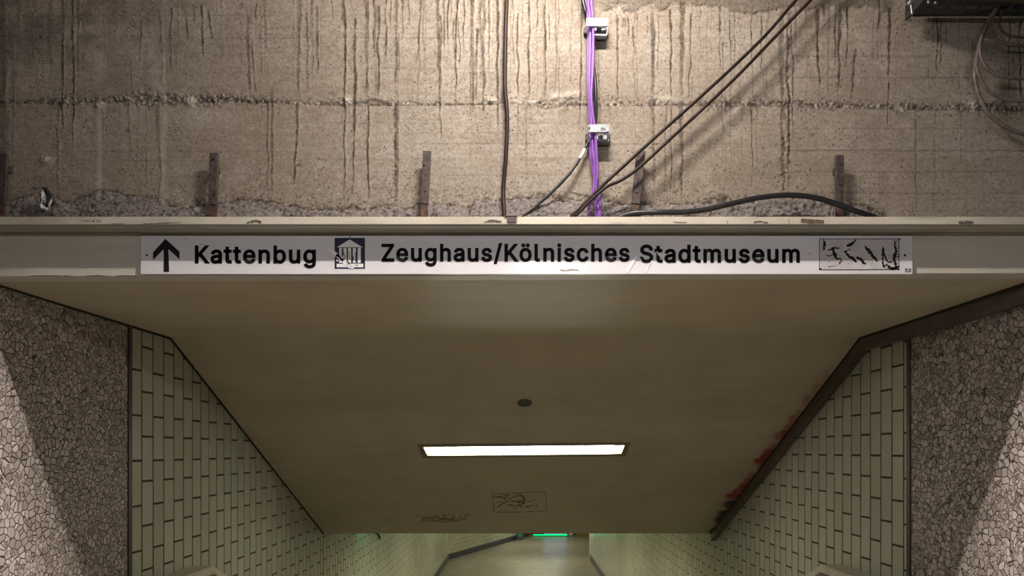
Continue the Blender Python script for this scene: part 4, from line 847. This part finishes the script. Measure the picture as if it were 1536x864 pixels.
# ------------------------------------------------------------------ cables
def pts(L, D): return [P(x, y, D if len(r) == 0 else r[0]) for x, y, *r in L]
def cable(name, L, D, r, mat, label, group=None):
    root = tube(name, pts(L, D), r, M[mat]); tag(root, label, 'cable', group); return root
cable('hanging_cable', [(761, -60), (760, 0), (758, 60), (757.5, 130), (760.5, 165), (760.5, 200), (758.5, 240), (755, 285), (756.5, 322, 2.862), (757, 350, 2.885)], 2.89, .0085, 'cable_brown', 'single brown-black cable hanging straight down the middle of the wall')
G = 'violet cables in the clamped bundle'
pb = [[(876, -60), (879, 0), (882, 30), (882, 80), (882, 130), (885, 190), (886, 230), (891, 265), (896, 290), (897, 322, 2.862), (897, 350, 2.89)],
      [(880, -60), (882, 0), (885, 30), (885, 80), (884, 130), (888, 190), (889, 225), (892, 252), (890, 285), (884, 310), (882, 325, 2.862), (881, 350, 2.89)],
      [(883, -60), (885, 0), (887.5, 30), (888, 80), (886, 130), (890, 190), (892, 230), (895, 262), (899, 290), (900, 322, 2.862), (900, 350, 2.89)],
      [(886, -60), (887, 0), (889, 30), (890, 70), (889, 105), (887, 150), (892, 190), (894.5, 225), (896, 260), (893, 290), (893.5, 322, 2.862), (893, 350, 2.89)]]
pl = ['violet cable on the left edge of the clamped bundle', 'violet cable that strays leftward at the foot of the bundle', 'violet cable on the lower right edge of the bundle', 'violet cable on the upper right edge of the bundle']
for i, (L, lb) in enumerate(zip(pb, pl)):
    cable('violet_cable', L, (2.884, 2.862, 2.873, 2.8515)[i], .0052, 'purple', lb, G)
cable('black_cable', [(868, -60, 2.88), (873.5, 0, 2.88), (878, 16, 2.886), (882, 24, 2.896), (884, 60, 2.896), (889, 92, 2.886), (892.5, 118, 2.875), (894, 150, 2.875), (893, 178, 2.886), (884, 208, 2.895), (872, 234, 2.885), (852, 263), (826, 290), (803, 310), (788, 322, 2.862), (770, 340, 2.88)], 2.876, .0062, 'cable_black', 'black cable leaving the violet bundle and curving down left, with white tape')
tp = tube('tape_mark', [P(877, 224, 2.890), P(872, 234, 2.885), P(869.5, 238, 2.884)], .0076, M['white_tape'], bpy.data.objects['black_cable'], 14)
tape2 = tube('black_tape', [P(873, -8, 2.88), P(875.5, 6, 2.881), P(878.5, 18, 2.886)], .0085, M['cable_black'], bpy.data.objects['black_cable'], 14)
cable('slanting_cable', [(1240, -46), (1196, -2), (1150, 51), (1100, 100), (1040, 155), (985, 204), (930, 254), (905, 277), (880, 302), (862, 321, 2.842), (846, 336, 2.855)], 2.838, .0066, 'cable_brown', 'upper of two brown cables slanting down from the top right', 'slanting brown cables')
cable('slanting_cable', [(1262, -46), (1216, 0), (1160, 58), (1110, 110), (1060, 158), (1010, 204), (960, 250), (932, 270), (912, 279), (892, 295), (868, 319, 2.828), (848, 338, 2.842)], 2.824, .0066, 'cable_brown', 'lower of two brown cables slanting down from the top right', 'slanting brown cables')
cable('arching_cable', [(905, 336, 2.88), (945, 321, 2.86), (985, 318.5), (1025, 318), (1060, 314), (1095, 306), (1130, 298), (1165, 293.5), (1195, 293), (1225, 297), (1255, 306), (1285, 317), (1312, 326, 2.86), (1340, 340, 2.88)], 2.835, .0108, 'cable_black', 'thick black cable arching over the ledge right of the violet bundle')
H = 'grey cables looping down under the tray'
loops = [[(1505, -20), (1486, 22), (1473, 50), (1465, 85), (1462, 112), (1468, 142), (1483, 170), (1508, 190), (1540, 203), (1580, 214)],
         [(1512, -20), (1489, 22), (1474, 58), (1465, 92), (1468, 112), (1481, 135), (1503, 147), (1530, 152), (1590, 152)],
         [(1516, -20), (1486, 26), (1474, 50), (1470, 70), (1472, 88), (1482, 104), (1500, 114), (1536, 118), (1590, 118)],
         [(1500, -20), (1491, 22), (1490, 36), (1495, 50), (1504, 61), (1516, 66.5), (1540, 68), (1590, 66)],
         [(1512, -20), (1502, 20), (1499, 38), (1508, 50), (1528, 56), (1590, 60)]]
ll = ['lowest and longest grey loop of cable under the tray', 'second lowest grey loop of cable under the tray', 'middle grey loop of cable under the tray', 'short grey loop of cable close under the tray', 'innermost dark loop of cable tucked under the tray']
for i, (L, lb) in enumerate(zip(loops, ll)):
    cable('looping_cable', L, 2.835 - .013 * (i % 3), (.0078, .0062, .0062, .0058, .0045)[i], 'cable_grey' if i < 4 else 'duct', lb, H)

# ------------------------------------------------------------------ cable clamps
def clamp(x, y, label, tilt=0.0):
    Dc = 2.836
    root = empty('cable_clamp', P(x + 16, y + 13, 2.9), label, 'cable clamp', 'zinc cable clamps on the violet bundle')
    Q = lambda a, b, D=Dc: P(x + a, y + b + tilt * a, D)
    def plate(name, a, b, c, d, D, th, mat, par=root, bev=.0012):
        bm = bmesh.new(); prism(bm, [Q(a, b, D), Q(c, b, D), Q(c, d, D), Q(a, d, D)], (0, th, 0))
        bmesh.ops.bevel(bm, geom=bm.edges[:], offset=bev, segments=2, affect='EDGES'); return bm_obj(name, bm, M[mat], par)
    p = plate('clamp_plate', 0, 0, 31, 12, Dc, .009, 'zinc')
    plate('slot', 18.5, 5, 26, 9, Dc - .0006, .001, 'bolt', p, .0001); plate('slot', .6, 4, 3, 8, Dc - .0006, .001, 'dark', p, .0001); plate('folded_lug', 28.6, 4, 31.2, 11, Dc - .005, .012, 'zinc', p)
    r = plate('rail', 10.5, 12.5, 31.5, 24, 2.884, .006, 'zinc'); plate('rail_lip', 10.5, 22, 31, 26, 2.866, .03, 'zinc', r); plate('rail_return', 28.5, 13, 32, 24, 2.868, .03, 'bolt', r); plate('rail_inside', 10.5, 13, 28, 15.5, 2.882, .005, 'dark', r)
    s = cyl('screw', Q(18.5, 17.8, 2.880), (0, 1, 0), .0105, .012, M['bolt'], root, 18); cyl('screw_head', Q(18.8, 17.6, 2.872), (0, 1, 0), .0055, .005, M['zinc'], s, 6)
    plate('back_rail', -4, 14, 33, 23, 2.896, .03, 'dark')
clamp(880, 26.5, 'upper zinc clamp holding the violet cables, near the top of the picture', .02)
clamp(882.5, 186.5, 'lower zinc clamp holding the violet cables where the black cable leaves')

# ------------------------------------------------------------------ small things on the ledge
root = empty('ledge_clip', P(768, 333, 2.696), 'small dark steel clip hooked over the ledge below the hanging cable', 'clip')
a, b = P(761, 333.5, 2.694), P(775, 327, 2.694)
box('clip_plate', (a.x, 2.692, a.z), (b.x, 2.697, b.z), M['rust'], root, .001)
a, b = P(757, 325.5, 2.694), P(776, 321.5, 2.694)
box('clip_top', (a.x, 2.692, EZ + .8955), (b.x, 2.80, EZ + .8995), M['duct'], root, .001)
def rag():
    root = empty('torn_plastic_sheet', P(68, 320, 2.86), 'torn white and black plastic scrap stuck at the left foot of the wall', 'plastic scrap')
    def sheet(name, poly, mat, seed, d):
        r = random.Random(seed); bm = bmesh.new()
        prism(bm, [P(x, y, d + r.uniform(-.012, .012)) for x, y in poly], (0, .003, 0))
        bmesh.ops.triangulate(bm, faces=[f for f in bm.faces if len(f.verts) > 4])
        bmesh.ops.subdivide_edges(bm, edges=bm.edges[:], cuts=2, use_grid_fill=False)
        for v in bm.verts: v.co.y += .006 * math.sin(v.co.x * 190 + seed) * math.cos(v.co.z * 140)
        return bm_obj(name, bm, M[mat], root, True)
    sheet('black_lining', [(63, 281), (70, 281), (77, 290), (79, 299), (75, 310), (70, 314), (64, 309), (60, 298)], 'dark', 3, 2.862)
    sheet('white_film', [(60, 285), (65, 284), (67, 292), (66.5, 302), (68, 307), (63, 301), (60.5, 293)], 'poly_white', 5, 2.846)
    sheet('white_film', [(61, 299), (64, 306), (69, 312), (73, 308), (74, 300), (77, 297), (76, 306), (74.5, 313), (73, 317), (68, 315), (62, 313)], 'poly_white', 8, 2.842)
rag()

# ------------------------------------------------------------------ cable tray, top right
def tray():
    x0, x1, y0, y1, z = 1.562, 3.2, 2.32, 2.850, EZ + 1.757
    root = empty('cable_tray', (x0, y1, z), 'dark perforated steel cable tray hanging at the top right corner', 'cable tray')
    bm = bmesh.new()
    # perforated floor: strips between rows of slots
    ys = [y0]
    while ys[-1] < y1 - .075: ys += [ys[-1] + .045, ys[-1] + .070]
    ys.append(y1)
    for a, b in zip(ys[::2], ys[1::2]): add_box(bm, (x0, a, z), (x1, b, z + .003))
    for a, b in zip(ys[1::2], ys[2::2]):
        x = x0
        while x < x1: add_box(bm, (x, a, z), (x + .022, b, z + .003)); x += .062
    bm_obj('tray_floor', bm, M['tray'], root)
    box('side_flange', (x0, y1 - .004, z - .004), (x1, y1, z + .062), M['tray'], root, .001)
    box('side_flange', (x0, y0, z), (x1, y0 + .003, z + .06), M['tray'], root, .001)
    bm = bmesh.new(); prism(bm, [(x0 + .02, 2.735, z - .002), (x1, 2.842, z - .002), (x1, 2.815, z - .002), (x0 + .02, 2.715, z - .002)], (0, 0, -.005)); bm_obj('diagonal_strut', bm, M['duct'], root)
    box('end_angle', (x0 - .006, y0, z - .02), (x0 + .003, y1, z + .04), M['tray'], root, .001)
    d = 2.70
    p, q = P(1364.3, -8, d), P(1368.6, 22.5, d)
    b = tube('threaded_rod', [p, (p + q) / 2, q], .0046, M['zinc'], root, 12, 4)
    cyl('nut', P(1366, 4.5, d), (.1, 0, -1), .0125, .011, M['zinc'], b, 6); cyl('washer', P(1365.3, 0, d), (.1, 0, -1), .0165, .003, M['zinc'], b, 20)
    for px in (1393, 1403.5):
        c = P(px, 3.4 if px < 1400 else 4.5, 2.715); cyl('bolt', c, (0, 0, 1), .006, .008, M['zinc'], root, 10)
    box('stone_dark_bundle', (x0 + .28, y0 + .05, z + .004), (x1, y1 - .05, z + .05), M['cable_black'], root, .01)
tray()
bpy.data.objects['stone_dark_bundle'].name = 'cable_bed'

# ------------------------------------------------------------------ recessed lamp and loudspeaker grille in the sloping ceiling
def recessed_lamp():
    c = sp(.035, 5.816)
    root = empty('recessed_ceiling_lamp', c, 'long lit fluorescent lamp recessed in the sloping ceiling', 'ceiling lamp')
    def ins(k):   # corners moved inward by k along both directions
        (a, b, d, e) = LD
        return [(a[0] + k, a[1] + k * .95), (b[0] - k, b[1] + k * .95), (d[0] - k, d[1] - k * .95), (e[0] + k, e[1] - k * .95)]
    def ring(name, k0, k1, u0, u1, mat):
        bm = bmesh.new(); A_, B_ = ins(k0), ins(k1)
        va = [bm.verts.new(sp(*p, u0)) for p in A_]; vb = [bm.verts.new(sp(*p, u0)) for p in B_]
        vc = [bm.verts.new(sp(*p, u1)) for p in A_]; vd = [bm.verts.new(sp(*p, u1)) for p in B_]
        for i in range(4):
            j = (i + 1) % 4
            for f in ((va[i], va[j], vb[j], vb[i]), (vc[i], vd[i], vd[j], vc[j]), (va[i], vc[i], vc[j], va[j]), (vb[i], vb[j], vd[j], vd[i])): bm.faces.new(f)
        return bm_obj(name, bm, M[mat], root)
    ring('lamp_frame', -.010, .032, -.005, .004, 'frame')
    ring('reflector', .028, .032, -.003, .05, 'reflector')
    bm = bmesh.new(); q = ins(.030); bm.faces.new([bm.verts.new(sp(*p, .05)) for p in q]); bm_obj('reflector_back', bm, M['reflector'], root)
    bm = bmesh.new()
    (a, b, d, e) = ins(.034); kk = .075
    a = (a[0] + kk, a[1]); b = (b[0] - kk, b[1]); d = (d[0] - kk, d[1]); e = (e[0] + kk, e[1])
    prism(bm, [sp(*p, .004) for p in (a, b, d, e)], UPN * .03)
    bm_obj('diffuser', bm, M['diffuser'], root)
recessed_lamp()
def grille():
    c = slope_pt(787, 604)
    root = empty('round_grille', c, 'small round black grille in the sloping ceiling above the lamp', 'grille')
    ux, uy = Vector((1, 0, 0)), Vector((0, 1, SL)).normalized()
    def disc(name, r0, r1, u, mat, th=.003):
        bm = bmesh.new(); n = 40; rg = []
        for r in (r0, r1):
            for h in (0, th): rg.append([bm.verts.new(c - UPN * (u + h) + (ux * math.cos(t) + uy * math.sin(t)) * r) for t in [2 * math.pi * i / n for i in range(n)]])
        for i in range(n):
            j = (i + 1) % n
            for A_, B_ in ((0, 1), (1, 3), (3, 2), (2, 0)): bm.faces.new((rg[A_][i], rg[A_][j], rg[B_][j], rg[B_][i]))
        return bm_obj(name, bm, M[mat], root)
    bm = bmesh.new(); bmesh.ops.create_circle(bm, cap_ends=True, segments=40, radius=.05)
    for v in bm.verts: v.co = c - UPN * .0015 + ux * v.co.x + uy * v.co.y
    bm_obj('dark_opening', bm, M['dark'], root)
    disc('rim', .047, .0535, .0, 'duct', .004)
    bm = bmesh.new()
    for i in range(-4, 5):
        x = i * .0105; h = math.sqrt(max(.047 ** 2 - x * x, 0))
        p = [c - UPN * .0018 + ux * (x + s * .0013 + t * .18) + uy * t for s, t in ((-1, -h), (1, -h), (1, h), (-1, h))]
        prism(bm, p, -UPN * .002)
    bm_obj('slats', bm, M['lip_shade'], root)
grille()

# ------------------------------------------------------------------ handrails
def handrail(sx, label):
    zt = EZ - .749; yb = 4.69 if sx > 0 else 4.63
    root = empty('handrail', (sx * (HW - .02), yb, zt - .05), label, 'handrail', 'beige handrails on the stair walls')
    bm = bmesh.new()
    w0, w1, th = HW - .012, HW - .150, .055
    pth = [(3.0, zt), (yb, zt), (8.6, zt + SL * (8.6 - yb))]
    r = []
    for y, z in pth:
        r.append([bm.verts.new((sx * a, y, z - b)) for a, b in ((w0, 0), (w1, 0), (w1, th), (w0, th))])
    for a, b in zip(r, r[1:]):
        for i in range(4): bm.faces.new((a[i], a[(i + 1) % 4], b[(i + 1) % 4], b[i]))
    bm.faces.new(r[0]); bm.faces.new(r[-1][::-1])
    bmesh.ops.recalc_face_normals(bm, faces=bm.faces[:])
    bmesh.ops.bevel(bm, geom=bm.edges[:], offset=.006, segments=3, affect='EDGES')
    bm_obj('rail', bm, M['rail'], root)
    for y in (3.4, 4.3, 5.4, 6.6, 7.8):
        z = zt if y < yb else zt + SL * (y - yb)
        box('bracket', (min(sx * (HW - .1), sx * (HW + .004)), y - .02, z - .13), (max(sx * (HW - .1), sx * (HW + .004)), y + .02, z - .05), M['frame'], root, .004)
handrail(-1, 'beige handrail on the left tiled wall, its bend just in frame')
handrail(1, 'beige handrail on the right tiled wall, its bend just in frame')

# ------------------------------------------------------------------ dark hook on the passage wall
c = P(566, 803, 10.6)
root = empty('wall_hook', (-HW + .005, 10.6, c.z), 'small dark hook high on the left passage wall below the soffit', 'hook')
box('hook_plate', (-HW - .004, 10.56, c.z + .02), (-HW + .012, 10.64, c.z + .14), M['dark'], root, .003)
tube('hook_arm', [(-HW + .008, 10.57, c.z + .06), (-HW + .05, 10.565, c.z - .02), (-HW + .06, 10.60, c.z - .055), (-HW + .05, 10.635, c.z - .02), (-HW + .008, 10.63, c.z + .06)], .012, M['dark'], root)

# ------------------------------------------------------------------ lamps
def batten(name, c, L, mat, label, r=.0135, rot=0, hang=0.0, group='station lamps'):
    """a fluorescent batten: housing above, bare tube below, hung on two rods"""
    c = Vector(c)
    root = empty(name, c, label, 'lamp', group)
    t = Vector((math.cos(rot), math.sin(rot), 0))
    def tf(bm): bmesh.ops.transform(bm, matrix=Matrix.Translation(c) @ Matrix.Rotation(rot, 4, 'Z'), verts=bm.verts[:])
    bm = bmesh.new(); add_box(bm, (-L / 2 - .05, -.03, .035), (L / 2 + .05, .03, .085), .004); tf(bm); bm_obj('housing', bm, M['housing'], root)
    for s in (-1, 1):
        bm = bmesh.new(); add_box(bm, (s * (L / 2 + .012) - .012, -.016, -.016), (s * (L / 2 + .012) + .012, .016, .04), .003); tf(bm); bm_obj('lamp_holder', bm, M['housing'], root)
        if hang: cyl('rod', c + t * s * L * .35 + Vector((0, 0, .085 + hang / 2)), (0, 0, 1), .005, hang, M['bolt'], root, 8)
    cyl('tube', c, t, r, L, M[mat], root, 16)
TL = .80
batten('pendant_tube_lamp', (.14, D0 - TL, EZ + .695 + 1.83 * TL), .55, 'tube', 'short bare fluorescent tube hung in front of the raw wall above the picture', hang=2.62 - .695 - 1.83 * TL - .085)
for x, lb in ((-.5, 'station lamp hanging over the viewer on the left'), (.75, 'station lamp hanging over the viewer on the right')):
    batten('pendant_station_lamp', (x, .3, EZ + 1.12), 1.0, 'station', lb, r=.02, hang=2.62 - 1.12 - .085)
def spotlight(x, aim, label):
    """an added, unseen can spotlight on a rod; the lamp sits at its mouth"""
    t_ = .93  # lamp added out of view to brighten a side stone wall
    c = Vector((x, D0 - t_, EZ + .695 + 1.83 * t_)); d = (Vector(aim) - c).normalized()
    root = empty('added_spotlight', c, label, 'lamp', 'added spotlights trained on the side walls')
    bm = bmesh.new(); n = 24
    q = d.to_track_quat('Z', 'Y').to_matrix()
    ring = lambda r, z: [bm.verts.new(c + q @ Vector((r * math.cos(2 * math.pi * k / n), r * math.sin(2 * math.pi * k / n), z))) for k in range(n)]
    rs = [ring(.062, .02), ring(.066, .02), ring(.066, -.14), ring(.045, -.17), ring(.040, -.165), ring(.060, -.13)]
    for a, b in zip(rs, rs[1:] + rs[:1]):
        for k in range(n): bm.faces.new((a[k], a[(k + 1) % n], b[(k + 1) % n], b[k]))
    bm.faces.new(rs[3]); bm_obj('can', bm, M['housing'], root)
    top = c - d * .15
    bm = bmesh.new(); add_box(bm, (c.x - .40, c.y + .12, c.z - .12 * 1.50), (c.x + .40, c.y + .123, c.z + .10)); bm_obj('added_visor', bm, M['dark'], root)  # plate added to keep this spot's light off the raw wall
    bm = bmesh.new(); add_box(bm, (c.x - .01, c.y - .01, c.z + .088), (c.x + .01, c.y + .123, c.z + .094)); bm_obj('added_visor_arm', bm, M['dark'], root)
    cyl('rod', (top.x, top.y, (top.z + EZ + 2.62) / 2), (0, 0, 1), .006, EZ + 2.62 - top.z, M['bolt'], root, 8)
    L = bpy.data.lights.new('spot', 'SPOT'); L.energy = SPOT; L.color = (1.0, .92, .86); L.shadow_soft_size = .03
    L.spot_size = math.radians(53); L.spot_blend = .25
    o = bpy.data.objects.new('spot', L); COL.objects.link(o); o.location = c; o.rotation_euler = (-d).to_track_quat('Z', 'Y').to_euler()
spotlight(.45, (-HW, 3.35, EZ - 2.2), 'added spotlight hung unseen above the picture and aimed at the left stone wall')
spotlight(-.15, (HW, 3.35, EZ - 2.2), 'added spotlight hung unseen above the picture and aimed at the right stone wall')
def passage_lamp(x, y, label):
    root = empty('passage_lamp', (x, y, ZE), label, 'ceiling lamp', 'panel lamps along the lower passage')
    box('lamp_frame', (x - .78, y - .12, ZE - .05), (x + .78, y + .12, ZE - .001), M['frame'], root, .004)
    box('diffuser', (x - .75, y - .09, ZE - .056), (x + .75, y + .09, ZE - .046), M['panel'], root)
for y, lb in ((9.6, 'panel lamp in the lower passage nearest the stair'), (13.2, 'second panel lamp in the lower passage'), (17.0, 'third panel lamp in the lower passage'), (21.0, 'fourth panel lamp where the passage turns'), (25.0, 'farthest panel lamp before the doors')):
    passage_lamp(0.0 if y < 20 else .6, y, lb)
root = empty('exit_sign', (-1.75, 9.3, ZE), 'green lit escape sign under the lower ceiling on the left', 'sign')
box('sign_body', (-1.95, 9.28, ZE - .13), (-1.45, 9.34, ZE - .001), M['frame'], root, .003)
box('sign_face', (-1.94, 9.342, ZE - .125), (-1.46, 9.346, ZE - .01), M['green_sign'], root)

# ------------------------------------------------------------------ world, camera, colour management
w = bpy.data.worlds.new('world'); SC.world = w; w.use_nodes = True
w.node_tree.nodes['Background'].inputs[0].default_value = (1.0, .93, .86, 1); w.node_tree.nodes['Background'].inputs[1].default_value = WORLD
cam = bpy.data.cameras.new('camera'); co = bpy.data.objects.new('camera', cam); COL.objects.link(co)
co.location = (0, 0, EZ); co.rotation_euler = (math.pi / 2, 0, 0)
cam.sensor_fit = 'HORIZONTAL'; cam.sensor_width = 36; cam.lens = F / 1536 * 36
cam.shift_x = -(CX - 768) / 1536; cam.shift_y = (CY - 432) / 1536
cam.clip_start = .05; cam.clip_end = 100
SC.camera = co
vs = SC.view_settings
vs.view_transform = 'Standard'; vs.look = 'None'; vs.gamma = 1; vs.exposure = 0; vs.use_curve_mapping = False
SC.cycles.use_denoising = True
SC.cycles.max_bounces = 8; SC.cycles.diffuse_bounces = 5
SC.cycles.sample_clamp_indirect = 6
